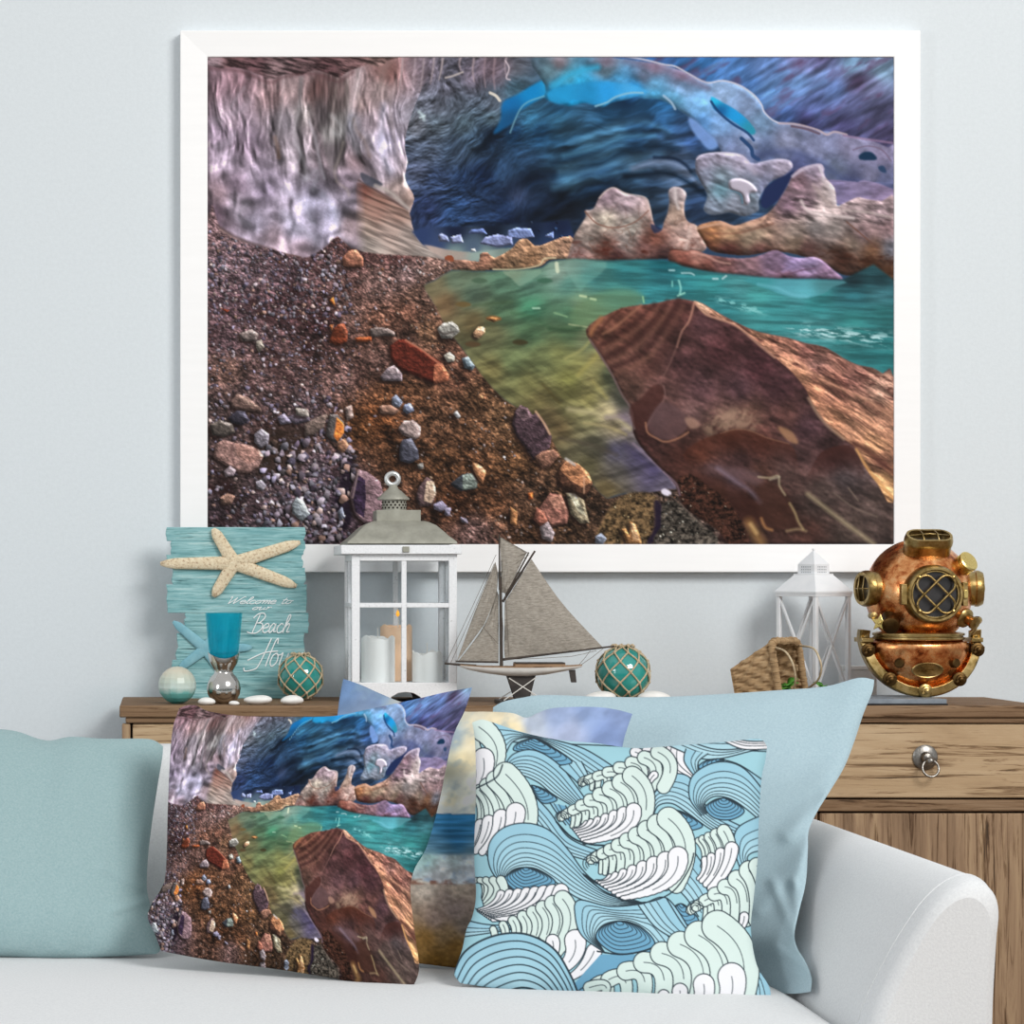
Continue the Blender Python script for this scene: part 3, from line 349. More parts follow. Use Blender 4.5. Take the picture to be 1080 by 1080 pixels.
    a.line("700,498 713,510 717,522",2,"8a7484",.7,1); a.put(a.mask("697,518 701,515 708,519 706,523 700,522",2,.4),"e4dcec"); a.line("706,522 716,530 730,544 745,558",1.4,"6c5c54",.7)
    # gentle paper grain and a touch of contrast
    a.c=np.clip(a.c*(1+.05*(a.r.rand(a.H,a.W,1)-.5)),0,1).astype(np.float32)
    return a

def paint_waves():
    """line drawing of curling waves; units are a third of a photo pixel"""
    a=Art(0,0,1080,990,1,'9dcad6',3); INK=hexc('2c3840')
    G=hexc('d4e5e0'); WH=hexc('ebebef'); LB=hexc('b0d5e1'); MB=hexc('99c6d8'); DB=hexc('6ea3c1')
    def ribbon(A,B,n,c0=MB,c1=LB,w=2.7,pw=.75):
        n=max(3,int(n*.8))
        A=catmull(pts_of(A),False,8); B=catmull(pts_of(B),False,8)
        def rs(P,m=60):
            d=np.r_[0,np.cumsum(np.hypot(*np.diff(P,axis=0).T))]; t=np.linspace(0,d[-1],m); return np.c_[np.interp(t,d,P[:,0]),np.interp(t,d,P[:,1])]
        A,B=rs(A),rs(B)
        for i in range(n):
            t0,t1=(i/n)**pw,((i+1)/n)**pw
            P,Q=A*(1-t0)+B*t0,A*(1-t1)+B*t1; a.put(a.mask(np.r_[P,Q[::-1]]),c0*(1-t0)+c1*t0)
        for i in range(n+1):
            t=(i/n)**pw; a.line(A*(1-t)+B*t,w*1.5 if i in (0,n) else w,INK,.95,.8,0)
    def eye(poly,n=5,c=DB,w=2.8,sk=.55):
        P=catmull(pts_of(poly),True,6); m=a.mask(P); a.put(m,c); k=P.mean(0); b=a.c.copy()
        top=P[np.argmin(P[:,1])]
        for i in range(1,n+1):
            t=1-i/(n+1.); Q=top+(P-top)*np.array([t,t]); a.line(np.r_[Q,Q[:1]],w,INK,.9,.8,0)
        mm=m[...,None]; a.c=b*(1-mm)+a.c*mm
        a.line(np.r_[P,P[:1]],4,INK,.95,.8,0)
    def lobe(t,c,e,w0,w1,col,crease=True):
        s=np.linspace(0,1,14)[:,None]; t,c,e=map(np.array,(t,c,e)); P=(1-s)**2*t+2*s*(1-s)*c+s*s*e
        a.line(P,w0+7,INK,1,.8,0,w1+7); a.line(P,w0,col,1,.8,0,w1)
        if crease and w0>20: a.line(P[:10],2.8,INK,.85,.8,0)
    def fan(f,l,n,col,crease=True,pw=1.3):
        f,l=np.array(f,float),np.array(l,float)
        for i in range(n):
            u=(i/(n-1.))**pw if n>1 else 1; v=f*(1-u)+l*u; lobe(v[0:2],v[2:4],v[4:6],v[6],v[7],col,crease)
    # blue swells at the back
    ribbon("0,0 1080,0","0,120 1080,160",8); ribbon("150,55 250,95 340,120 440,150 545,215","190,165 215,125 270,115 330,145 390,190 445,230",7)
    eye("214,152 236,126 290,118 345,148 400,190 350,200 290,180 250,160",6)
    fan([600,160,640,170,640,230,30,20],[700,150,760,170,740,230,44,40],3,WH); ribbon("760,135 770,190 800,235","700,140 690,200 760,240",4,WH,WH)
    ribbon("690,132 800,178 870,180 960,158 1020,145","780,128 850,150 930,148 1020,120",4,LB,LB); ribbon("880,125 940,150 1020,150","900,115 960,125 1020,125",4,WH,WH)
    ribbon("760,150 755,190 790,240","830,165 800,190 800,230",4); ribbon("860,180 930,200 1020,260","840,185 880,230 1020,330",6); eye("800,205 830,185 880,182 860,205 820,220",4)
    ribbon("185,205 212,168 262,152 312,166 366,206 402,252 440,305","190,225 240,232 292,255 335,290 392,325",9); ribbon("360,205 400,240 430,270","430,190 450,230 460,260",4)
    eye("268,266 300,272 335,292 352,312 312,322 284,300",5)
    ribbon("282,300 330,350 390,430 480,470 520,480","272,360 300,400 360,470 440,500 520,520",6); ribbon("380,330 400,370 430,400","330,320 350,350 380,390",4,DB,MB)
    ribbon("640,300 662,245 712,228 770,238 800,300 850,350 930,392","655,370 672,330 715,322 765,352 840,405 930,448",8); eye("700,345 742,346 790,372 812,396 762,408 728,384",5)
    ribbon("810,360 772,305 778,240 830,200 892,191 952,218 1020,300","832,352 818,325 850,300 902,308 958,345 1020,400",9); eye("822,335 858,308 902,310 945,346 905,373 850,368",6)
    ribbon("945,560 914,470 926,398 1020,352","960,520 955,492 976,476 1020,470",6)
    ribbon("790,480 830,540 860,600","700,560 760,620 800,680",7); eye("720,660 750,640 800,690 760,705",4)
    fan([800,440,830,470,815,520,18,14],[880,410,920,470,880,540,40,30],5,G); fan([820,500,825,540,800,560,18,10],[905,465,900,530,840,590,40,22],4,WH)
    # foam at the left edge
    lobe((60,110),(95,180),(95,270),70,60,G); lobe((105,80),(215,150),(120,270),72,30,G); lobe((120,180),(130,240),(95,262),64,20,WH)
    fan([90,290,130,330,100,420,24,20],[190,230,300,330,240,440,74,50],5,G); fan([110,390,100,440,80,470,34,18],[222,350,220,420,140,480,58,20],4,WH); a.line("95,275 160,240 180,200",5,INK,.9)
    # big wave at the left
    ribbon("195,598 142,530 136,455 178,402 250,384 325,405 385,465 440,540 510,595 620,636","220,590 196,562 206,537 240,525 292,531 350,572 420,622 520,648 620,642",10); eye("188,568 204,541 245,525 298,534 348,572 300,596 240,606",7)
    fan([95,565,130,560,120,620,14,10],[175,565,210,620,130,655,26,12],5,G,False); fan([175,610,165,645,105,660,24,8],[365,600,340,680,150,690,46,10],8,WH,True,1.); a.line("95,655 160,690 240,705 330,690 390,640",4,INK)
    ribbon("60,690 130,705 230,710","50,745 120,735 230,718",4); fan([150,720,160,740,150,765,18,18],[370,625,430,690,350,790,52,40],8,G,True,1.); fan([290,760,300,790,290,810,24,14],[410,755,420,810,360,850,64,30],3,WH); lobe((470,790),(450,840),(400,870),46,20,WH)
    # centre wave
    ribbon("505,795 432,742 410,680 420,628 520,648 620,640 700,622 775,725","492,775 474,742 500,706 560,694 612,715 680,790",8); eye("476,748 500,708 560,695 622,716 662,768 600,794 530,794",7)
    ribbon("700,625 740,690 770,730","610,645 660,710 720,750",5)
    a.put(a.mask("490,800 600,800 700,770 640,820 520,860 430,930 400,900"),DB); a.line("480,790 560,800 640,785 670,765",5,INK)
    # foam combs
    def spiral(x,y,r):
        for k in range(3): a.line([(x+r*(1-.28*k)*np.cos(t)*(1 if k==0 else .9),y+r*(1-.28*k)*np.sin(t)) for t in np.linspace(2.2,6.6,12)],3,INK,.9,.8,0)
    fan([432,255,470,225,462,275,24,10],[672,160,740,190,690,270,44,40],8,G); fan([660,232,650,240,640,262,22,14],[660,232,650,240,640,262,22,14],1,WH); spiral(438,262,18)
    fan([365,365,420,320,400,395,24,10],[590,235,670,290,610,410,58,44],9,G); fan([445,385,430,405,405,402,14,6],[595,345,600,420,440,445,46,10],7,WH); spiral(368,368,22); a.line("350,380 400,430 460,452 520,455",6,INK)
    fan([460,500,500,455,490,540,26,10],[705,370,800,440,730,580,70,50],10,G); fan([520,555,505,575,478,568,16,6],[735,490,745,590,560,622,60,12],8,WH); spiral(460,512,26); a.line("435,545 500,600 580,632 650,632 720,600 770,530 785,480",4.5,INK); a.line("440,550 480,575",8,INK)
    fan([775,660,840,600,820,690,26,14],[960,535,1000,580,985,690,60,50],7,G); spiral(790,655,26); lobe((945,680),(945,700),(930,720),26,20,WH); lobe((985,520),(1010,560),(1020,640),50,50,G)
    ribbon("980,840 1010,870 1040,930","970,880 960,930 940,970",8)
    fan([465,905,520,850,520,930,40,24],[860,710,990,790,920,960,96,90],8,G,True,1.05); fan([690,930,690,950,680,975,34,34],[905,870,920,930,870,990,84,60],4,WH)
    a.line("420,915 450,895 440,925",4,INK); lobe((455,905),(530,880),(500,930),36,20,G)
    # bottom left swell
    ribbon("20,870 62,790 150,742 250,735 340,780 395,865 425,940","120,960 180,925 240,905 300,920 340,960",9,MB,LB,4.2,1.)
    return a

def paint_beach():
    """sunset beach, in photo pixels"""
    a=Art(340,700,690,1040,1.5,'8090a8',5)
    a.c=a.idw("360,720,4f6f9c 400,735,5a7298 420,742,8c8880 440,740,7c8898 470,760,8a9aa0 500,758,b0a890 520,765,c0b08c 545,770,b8a880 560,765,8c98ac 590,755,7486ac 620,750,6a80ac 660,755,6478a4 640,775,6278a8 600,772,8490b0 480,780,7c909c 490,800,c8b88c 470,810,a8a890 495,785,c0b494 480,830,c4c8bc 500,845,d8d8cc 465,850,c4c8c4 500,830,dcdccc 455,840,b8bcb8",1.8,4)
    one=np.ones((a.H,a.W),np.float32); a.shade(one,.07*np.clip(a.noise(26,16,4,-30)*1.5,-1,1)); a.put(np.clip(a.noise(24,14,4,-25)*1.6-.35,0,1)*np.clip((560-a.XX)/20,0,1)*np.clip((a.XX-430)/20,0,1),"d8c080",.35); a.put(np.clip(a.noise(20,12,4,-25)*1.6-.5,0,1)*np.clip((556-a.XX)/20,0,1),"688498",.4)
    a.sat(one,.72,1.12)
    sea=a.mask("340,856 690,862 690,915 340,912"); a.put(sea,a.idw("480,860,2f6f9c 480,872,3a7cac 480,885,3a78a8 470,895,5c8cac 500,905,7ca4bc 460,910,8cacb4")); a.shade(sea,.2*np.clip(a.noise(40,3,3)*1.5,-1,1))
    f=a.mask("340,900 690,903 690,940 340,938",0,2); a.put(f,a.idw("450,905,90b0b0 480,908,b4c8cc 470,920,d4d8dc 490,915,c8d0d8 460,930,c0c4cc 495,930,b4bcc8")); a.shade(f,.16*np.clip(a.noise(9,7,4)*1.5,-1,1)); a.put(f*np.clip(a.noise(10,8,4)*1.5-.4,0,1),"7898b8",.5); a.c=np.clip(a.c*1.1,0,1)
    s=a.mask("340,930 440,928 470,933 500,932 690,934 690,1040 340,1040",0,1); a.put(s,a.idw("450,935,d0c4b8 480,936,c8b8a8 470,945,a09088 480,960,9c8c88 460,970,a08c84 490,975,8c8078 470,985,947c5c 450,990,987440 480,1000,94703c 460,1015,84622e 490,1018,80602c")); a.shade(s,.15*np.clip(a.noise(4,3,3),-1,1)); a.put(a.mask("340,926 690,931 690,936 340,931",0,1)*np.clip(a.noise(6,3,2)+.4,0,1),"8c5c4c",.8)
    return a
import bpy, math, random
from mathutils import Vector, Matrix, Euler
SC=bpy.context.scene; COL=SC.collection
R=math.radians; PI=math.pi; rnd=random.Random(11)
# ---------------------------------------------------------------- camera geometry: 88 mm lens, shifted; the wall is the plane y=0
F=2640.; CX,CY=172.,617.; EYE=1.10; DW=5.5
def P(px,py,d): return Vector(((px-CX)*d/F, d-DW, EYE-(py-CY)*d/F))
cam=bpy.data.cameras.new('camera'); camo=bpy.data.objects.new('camera',cam); COL.objects.link(camo)
camo.location=(0,-DW,EYE); camo.rotation_euler=(PI/2,0,0); cam.sensor_width=36; cam.lens=F/1080*36
cam.shift_x=(540-CX)/1080; cam.shift_y=(CY-540)/1080; cam.clip_start=.05; SC.camera=camo
# ---------------------------------------------------------------- mesh helpers
class MB:
    def __init__(s): s.v=[]; s.f=[]
    def add(s,v,f,M=None):
        o=len(s.v); s.v+=[tuple(M@Vector(p)) if M else tuple(p) for p in v]; s.f+=[tuple(i+o for i in q) for q in f]; return s
    def box(s,x0,x1,y0,y1,z0,z1,M=None):
        return s.add([(x0,y0,z0),(x1,y0,z0),(x1,y1,z0),(x0,y1,z0),(x0,y0,z1),(x1,y0,z1),(x1,y1,z1),(x0,y1,z1)],[(3,2,1,0),(4,5,6,7),(0,1,5,4),(1,2,6,5),(2,3,7,6),(3,0,4,7)],M)
    def bar(s,a,b,w,h,up=(0,0,1)):
        a,b=Vector(a),Vector(b); d=(b-a).normalized(); u=Vector(up); x=d.cross(u)
        if x.length<1e-4: x=d.cross(Vector((0,1,0)))
        x.normalize(); y=x.cross(d); v=[]
        for p in (a,b):
            for i,j in ((-1,-1),(1,-1),(1,1),(-1,1)): v.append(p+x*w/2*i+y*h/2*j)
        return s.add(v,[(3,2,1,0),(4,5,6,7),(0,1,5,4),(1,2,6,5),(2,3,7,6),(3,0,4,7)])
    def lathe(s,prof,n=48,M=None,wave=None):
        v=[];f=[]
        for r,z in prof:
            for i in range(n):
                a=2*PI*i/n; v.append((r*math.cos(a),r*math.sin(a),z+(wave(a,z) if wave else 0)))
        m=len(prof)
        for j in range(m-1):
            for i in range(n): f.append((j*n+i,j*n+(i+1)%n,(j+1)*n+(i+1)%n,(j+1)*n+i))
        if prof[0][0]>1e-6: f.append(tuple(range(n))[::-1])
        if prof[-1][0]>1e-6: f.append(tuple((m-1)*n+i for i in range(n)))
        return s.add(v,f,M)
    def tube(s,pts,r,n=8,closed=False,flat=1.,M=None):
        pts=[Vector(p) for p in pts]; N=len(pts); rr=r if isinstance(r,(list,tuple)) else [r]*N
        v=[];f=[];up=None
        for k in range(N):
            if closed: t=pts[(k+1)%N]-pts[(k-1)%N]
            else: t=pts[min(k+1,N-1)]-pts[max(k-1,0)]
            if t.length<1e-9: t=Vector((1,0,0))
            t.normalize()
            if up is None: up=Vector((0,1,0)) if abs(t.y)<.9 else Vector((1,0,0))
            x=t.cross(up)
            if x.length<1e-4: x=t.cross(Vector((1,0,.1)))
            x.normalize(); y=x.cross(t).normalized(); up=y
            for i in range(n):
                a=2*PI*i/n; v.append(pts[k]+x*rr[k]*math.cos(a)+y*rr[k]*flat*math.sin(a))
        for k in range(N if closed else N-1):
            for i in range(n):
                a,b=k*n,((k+1)%N)*n; f.append((a+i,a+(i+1)%n,b+(i+1)%n,b+i))
        if not closed: f.append(tuple(range(n))[::-1]); f.append(tuple((N-1)*n+i for i in range(n)))
        return s.add(v,f,M)
    def ball(s,c,rx,ry=None,rz=None,n=24,m=14,M=None):
        ry=ry or rx; rz=rz or rx; v=[(c[0],c[1],c[2]-rz)]; f=[]
        for j in range(1,m):
            t=PI*j/m
            for i in range(n): v.append((c[0]+rx*math.sin(t)*math.cos(2*PI*i/n),c[1]+ry*math.sin(t)*math.sin(2*PI*i/n),c[2]-rz*math.cos(t)))
        v.append((c[0],c[1],c[2]+rz)); L=len(v)-1
        for i in range(n): f.append((0,1+(i+1)%n,1+i)); f.append((L,1+(m-2)*n+i,1+(m-2)*n+(i+1)%n))
        for j in range(m-2):
            for i in range(n): f.append((1+j*n+i,1+j*n+(i+1)%n,1+(j+1)*n+(i+1)%n,1+(j+1)*n+i))
        return s.add(v,f,M)
    def prism(s,poly,y0,y1,M=None):
        """outline in x,z, thickness along y"""
        n=len(poly); ar=sum(poly[i][0]*poly[(i+1)%n][1]-poly[(i+1)%n][0]*poly[i][1] for i in range(n))
        if ar<0: poly=poly[::-1]
        v=[(x,y0,z) for x,z in poly]+[(x,y1,z) for x,z in poly]
        f=[tuple(range(n)),tuple(range(2*n-1,n-1,-1))]+[(i,n+i,n+(i+1)%n,(i+1)%n) for i in range(n)]
        return s.add(v,f,M)
    def build(s,name,mat,parent=None,smooth=True,bevel=0,seg=2,angle=.7,loc=None):
        me=bpy.data.meshes.new(name); me.from_pydata(s.v,[],s.f); me.validate(); me.update()
        o=bpy.data.objects.new(name,me); COL.objects.link(o)
        if mat: me.materials.append(mat)
        if smooth: me.shade_smooth(); me.set_sharp_from_angle(angle=angle)
        if bevel:
            b=o.modifiers.new('bevel','BEVEL'); b.width=bevel; b.segments=seg; b.limit_method='ANGLE'; b.angle_limit=.6
        if parent: o.parent=parent
        if loc is not None: o.location=loc
        return o
def tag(o,label=None,cat=None,group=None,kind=None):
    if label: o['label']=label
    if cat: o['category']=cat
    if group: o['group']=group
    if kind: o['kind']=kind
    return o
def thing(name,label,cat,loc,rz=0,group=None):
    o=bpy.data.objects.new(name,None); o.empty_display_size=.05; COL.objects.link(o); o.location=loc; o.rotation_euler.z=rz
    return tag(o,label,cat,group)
def copy_thing(o,parent=None):
    c=o.copy(); COL.objects.link(c)
    if parent: c.parent=parent
    for ch in list(o.children): copy_thing(ch,c)
    return c
def spline(pts,n=6,closed=False): return [tuple(p) for p in catmull(pts,closed,n)]
# ---------------------------------------------------------------- materials (all node based)
def srgb(h): return tuple(float(x) for x in lin(hexc(h)))+(1.,)
def newmat(name):
    m=bpy.data.materials.new(name); m.use_nodes=True; return m,m.node_tree.nodes,m.node_tree.links,m.node_tree.nodes['Principled BSDF']
def coords(N,L,scale,kind='Object'):
    t=N.new('ShaderNodeTexCoord'); mp=N.new('ShaderNodeMapping'); mp.inputs['Scale'].default_value=scale; L.new(t.outputs[kind],mp.inputs['Vector']); return mp.outputs['Vector']
def ramp(N,L,fac,stops):
    r=N.new('ShaderNodeValToRGB'); e=r.color_ramp.elements
    while len(e)<len(stops): e.new(.5)
    for k,(p,h) in enumerate(stops): e[k].position=p; e[k].color=srgb(h)
    L.new(fac,r.inputs['Fac']); return r.outputs['Color']
def noise(N,L,vec,scale,detail=4,rough=.55,dist=0):
    n=N.new('ShaderNodeTexNoise'); n.inputs['Scale'].default_value=scale; n.inputs['Detail'].default_value=detail; n.inputs['Roughness'].default_value=rough; n.inputs['Distortion'].default_value=dist
    if vec: L.new(vec,n.inputs['Vector'])
    return n.outputs['Fac']
def bump(N,L,b,h,strength,dist=.002):
    n=N.new('ShaderNodeBump'); n.inputs['Strength'].default_value=strength; n.inputs['Distance'].default_value=dist; L.new(h,n.inputs['Height']); L.new(n.outputs['Normal'],b.inputs['Normal'])
def mottled(name,stops,scale=(8,8,8),nscale=1.,rough=.6,metal=0,bmp=0,bscale=60,detail=5,spec=.4,dist=0,bdist=.002,coat=0):
    m,N,L,b=newmat(name); v=coords(N,L,scale); n=noise(N,L,v,nscale,detail,.6,dist)
    L.new(ramp(N,L,n,stops),b.inputs['Base Color']); b.inputs['Roughness'].default_value=rough; b.inputs['Metallic'].default_value=metal; b.inputs['Specular IOR Level'].default_value=spec; b.inputs['Coat Weight'].default_value=coat
    if bmp: bump(N,L,b,noise(N,L,coords(N,L,(1,1,1)),bscale,3),bmp,bdist)
    return m
def fabric(name,h1,h2,bmp=.35):
    m,N,L,b=newmat(name); n=noise(N,L,coords(N,L,(1,1,1)),260,3,.7)
    L.new(ramp(N,L,n,[(.3,h1),(.7,h2)]),b.inputs['Base Color']); b.inputs['Roughness'].default_value=.95; b.inputs['Specular IOR Level'].default_value=.1; b.inputs['Sheen Weight'].default_value=.1
    bump(N,L,b,n,bmp,.0015); return m
def wood(name,stops,axis='x',s1=1.,bm=.5,dark='2e2219'):
    m,N,L,b=newmat(name); lo,hi=1.5*s1,15*s1
    sc={'x':(lo,hi,hi),'z':(hi,hi,lo),'y':(hi,lo,hi)}[axis]; v=coords(N,L,sc)
    n1=noise(N,L,v,1.,7,.68,1.9); sc2=tuple(q*(4.5 if q>lo*2 else 1.7) for q in sc); n2=noise(N,L,coords(N,L,sc2),1.5,5,.72,1.2)
    c=ramp(N,L,n1,stops); mx=N.new('ShaderNodeMixRGB'); mx.blend_type='MULTIPLY'; mx.inputs['Fac'].default_value=.85; L.new(c,mx.inputs['Color1'])
    L.new(ramp(N,L,n2,[(.33,dark),(.40,'a89888'),(.47,'ffffff')]),mx.inputs['Color2']); L.new(mx.outputs['Color'],b.inputs['Base Color'])
    b.inputs['Roughness'].default_value=.75; b.inputs['Specular IOR Level'].default_value=.25; bump(N,L,b,n2,bm,.002); return m
def clearglass(name,tint='f4f8fa',gloss=.12):
    m=bpy.data.materials.new(name); m.use_nodes=True; N=m.node_tree.nodes; L=m.node_tree.links; N.remove(N['Principled BSDF'])
    t=N.new('ShaderNodeBsdfTransparent'); t.inputs['Color'].default_value=srgb(tint); g=N.new('ShaderNodeBsdfGlossy'); g.inputs['Roughness'].default_value=.03
    fr=N.new('ShaderNodeLayerWeight'); fr.inputs['Blend'].default_value=gloss; x=N.new('ShaderNodeMixShader')
    L.new(fr.outputs['Fresnel'],x.inputs['Fac']); L.new(t.outputs[0],x.inputs[1]); L.new(g.outputs[0],x.inputs[2]); L.new(x.outputs[0],N['Material Output'].inputs['Surface']); return m
def printed(name,rough=.9,weave=0,gain=1.):
    """shows the picture stored on the sheet's own vertices"""
    m,N,L,b=newmat(name); a=N.new('ShaderNodeAttribute'); a.attribute_name='print'; L.new(a.outputs['Color'],b.inputs['Base Color'])
    b.inputs['Roughness'].default_value=rough; b.inputs['Specular IOR Level'].default_value=.12 if weave else .2
    if weave: bump(N,L,b,noise(N,L,coords(N,L,(1,1,1)),300,3,.7),weave,.0015)
    return m
def grid_mesh(name,co,nu,nv,mat,colors=None,parent=None,flip=False):
    """co: (nv,nu,3) array"""
    me=bpy.data.meshes.new(name); co=np.asarray(co,np.float32).reshape(-1,3); me.vertices.add(len(co)); me.vertices.foreach_set('co',co.ravel())
    j,i=np.mgrid[0:nv-1,0:nu-1]; a=(j*nu+i).ravel(); q=np.stack([a,a+nu,a+nu+1,a+1],1)
    if flip: q=q[:,::-1]
    me.loops.add(q.size); me.loops.foreach_set('vertex_index',np.ascontiguousarray(q,np.int32).ravel()); me.polygons.add(len(q)); me.polygons.foreach_set('loop_start',np.arange(0,q.size,4,dtype=np.int32)); me.update(calc_edges=True)
    if colors is not None:
        at=me.attributes.new('print','FLOAT_COLOR','POINT'); c=np.ones((len(co),4),np.float32); c[:,:3]=lin(np.asarray(colors).reshape(-1,3)); at.data.foreach_set('color',c.ravel())
    me.materials.append(mat); me.shade_smooth(); o=bpy.data.objects.new(name,me); COL.objects.link(o)
    if parent: o.parent=parent
    return o
# ================================================================ room
ZT=.856                                    # top of the sideboard
m_wall=mottled('wall_paint',[(.3,'d6dde1'),(.7,'dbe2e6')],(60,60,60),2.,.95,0,.12,220,3,.1)
w=MB().box(-3.2,4.6,0,.12,0,3.0).build('wall_back',m_wall,smooth=False); w['kind']='structure'
m_floor=wood('floor_boards',[(.3,'6e5a48'),(.7,'8d7660')],'x',.6)
fl=MB().box(-3.2,4.6,-6.5,0,-.05,0).build('floor',m_floor,smooth=False); fl['kind']='structure'
# ================================================================ framed picture
art=paint_glacier()
m_frame=mottled('white_lacquer',[(.3,'f6f6f6'),(.7,'f9f9f9')],(3,60,60),1.,.45,0,.05,40)
fr=thing('picture_frame','large white framed landscape print of an ice cave and meltwater lake hanging on the wall','framed picture',P(580.5,604,DW))
d1=DW-.034; s1=d1/F; f0=fr.location
def fq(px,py,d): return P(px,py,d)-f0
o=[(190,32),(971,32),(971,603.5),(190,603.5)]; i_=[(219,60),(943,60),(943,574),(219,574)]
b=MB(); v=[fq(x,y,d1) for x,y in o]+[fq(x,y,d1+.004) for x,y in i_]
vb=[Vector((p.x,-f0.y-.001,p.z)) for p in v[:4]]+[Vector((p.x,-f0.y-.001,p.z)) for p in v[4:]]
b.add(v+vb,[(k,(k+1)%4,4+(k+1)%4,4+k)[::-1] for k in range(4)]+[(k,(k+1)%4,8+(k+1)%4,8+k) for k in range(4)]+[(4+k,4+(k+1)%4,12+(k+1)%4,12+k)[::-1] for k in range(4)]+[(8+k,8+(k+1)%4,12+(k+1)%4,12+k) for k in range(4)])
b.build('frame',m_frame,fr,False,.002)
nu,nv=744,528; uu,vv=np.meshgrid(np.linspace(219,943,nu),np.linspace(60,574,nv)); dp=d1+.008
co=np.stack([(uu-CX)*dp/F-f0.x,np.full_like(uu,dp-DW-f0.y),EYE-(vv-CY)*dp/F-f0.z],-1)
pr=grid_mesh('print',co,nu,nv,printed('print_paper'),art.sample(uu,vv),fr)
# ================================================================ sideboard
DF,DB=5.06,5.455
m_top=wood('weathered_top',[(.25,'634a35'),(.5,'83684e'),(.75,'9d846a')],'x',.8)
m_front=wood('pale_drawer_wood',[(.2,'90765a'),(.45,'b39877'),(.75,'c9b191')],'x',.8)
m_door=wood('striped_door_wood',[(.25,'6e5743'),(.5,'987d63'),(.75,'bca17f')],'z',.8)
m_gap=mottled('dark_gap',[(.3,'1c1511'),(.7,'2a211a')],(5,5,5),1,.9)
def X(px,d): return (px-CX)*d/F
def Z(py,d): return EYE-(py-CY)*d/F
xl,xr=X(126,DF),X(1106,DF); yf,yb=DF-DW,DB-DW
sb=thing('sideboard','weathered brown wooden sideboard with drawers and ring pulls against the wall','sideboard',((xl+xr)/2,(yf+yb)/2,0)); sl=sb.location
def bx(name,mat,x0,x1,y0,y1,z0,z1,par=sb,bev=.003): return MB().box(x0-sl.x,x1-sl.x,y0-sl.y,y1-sl.y,z0,z1).build(name,mat,par,True,bev)
bx('top',m_top,xl,xr,yf,yb,ZT-.024,ZT)
zt2=ZT-.024; zr=Z(763.5,DF)
bx('top_rail',m_top,xl+.012,xr-.012,yf+.006,yf+.03,zr+.001,zt2)
z_d0,z_d1=Z(842,DF),Z(764,DF)
bx('carcass',m_gap,xl+.02,xr-.02,yf+.034,yb-.01,.08,zt2-.001)
bx('middle_rail',m_top,xl+.012,xr-.012,yf+.012,yf+.034,Z(856.5,DF),Z(844,DF))
bx('bottom_rail',m_top,xl+.012,xr-.012,yf+.012,yf+.034,.08,.15)
bays=[(139,361),(383,604),(625,843),(866,1088)]
edges=[(128.5,137.5),(363,381),(606,623),(845,864),(1090,1104)]
for a_,c_ in edges: bx('stile',m_door,X(a_,DF),X(c_,DF),yf+.011,yf+.034,.08,zr)
m_iron=mottled('aged_pewter',[(.3,'6e6a66'),(.7,'a8a49e')],(90,90,90),1,.35,1,.2,200)
for k,(a_,c_) in enumerate(bays):
    x0,x1=X(a_,DF)+.0015,X(c_,DF)-.0015
    dr=bx('drawer',m_front,x0,x1,yf+.010,yf+.036,z_d0,z_d1)
    do=bx('door',m_door,x0,x1,yf+.014,yf+.036,.155,Z(858.5,DF))
    cx_,cz_=(x0+x1)/2-sl.x,Z(799,DF); y_=yf+.010-sl.y
    h=MB(); Mf=Matrix.Translation((cx_,y_,cz_))@Matrix.Rotation(PI/2,4,'X')
    h.lathe([(.0,.0),(.0245,.0),(.0255,.003),(.022,.006),(.012,.008),(.011,.014),(.0085,.02),(.0,.022)],36,Mf)
    h.ball((cx_+.004,y_-.022,cz_-.006),.0085)
    h.tube([(cx_+.005+.0165*math.sin(t),y_-.022-.005*math.cos(t),cz_-.022-.0165*math.cos(t)+.001) for t in [2*PI*j/32 for j in range(32)]],.0024,10,True)
    h.build('ring_pull',m_iron,dr)
for sx in (xl+.05,xr-.05):
    for sy in (yf+.06,yb-.05): MB().box(sx-.03-sl.x,sx+.03-sl.x,sy-.03-sl.y,sy+.03-sl.y,0,.08).build('foot',m_door,sb,True,.003)
# ================================================================ sofa
m_sofa=fabric('pale_sofa_linen','cfd1d3','dddfe0',.3)
so=thing('sofa','pale grey upholstered sofa with a sloping rounded arm in front of the sideboard','sofa',(0,4.3-DW,0)); ol=so.location
def soft_box(x0,x1,d0,d1,z0,z1,rad,crown=0,name='x',sub=3):
    b=MB().box(x0-ol.x,x1-ol.x,d0-DW-ol.y,d1-DW-ol.y,z0,z1); ob=b.build(name,m_sofa,so,True,rad,6); ob.modifiers['bevel'].limit_method='NONE'
    return ob
XA=1.01
soft_box(-1.22,XA+.10,3.52,4.95,.14,.33,.02,name='base')
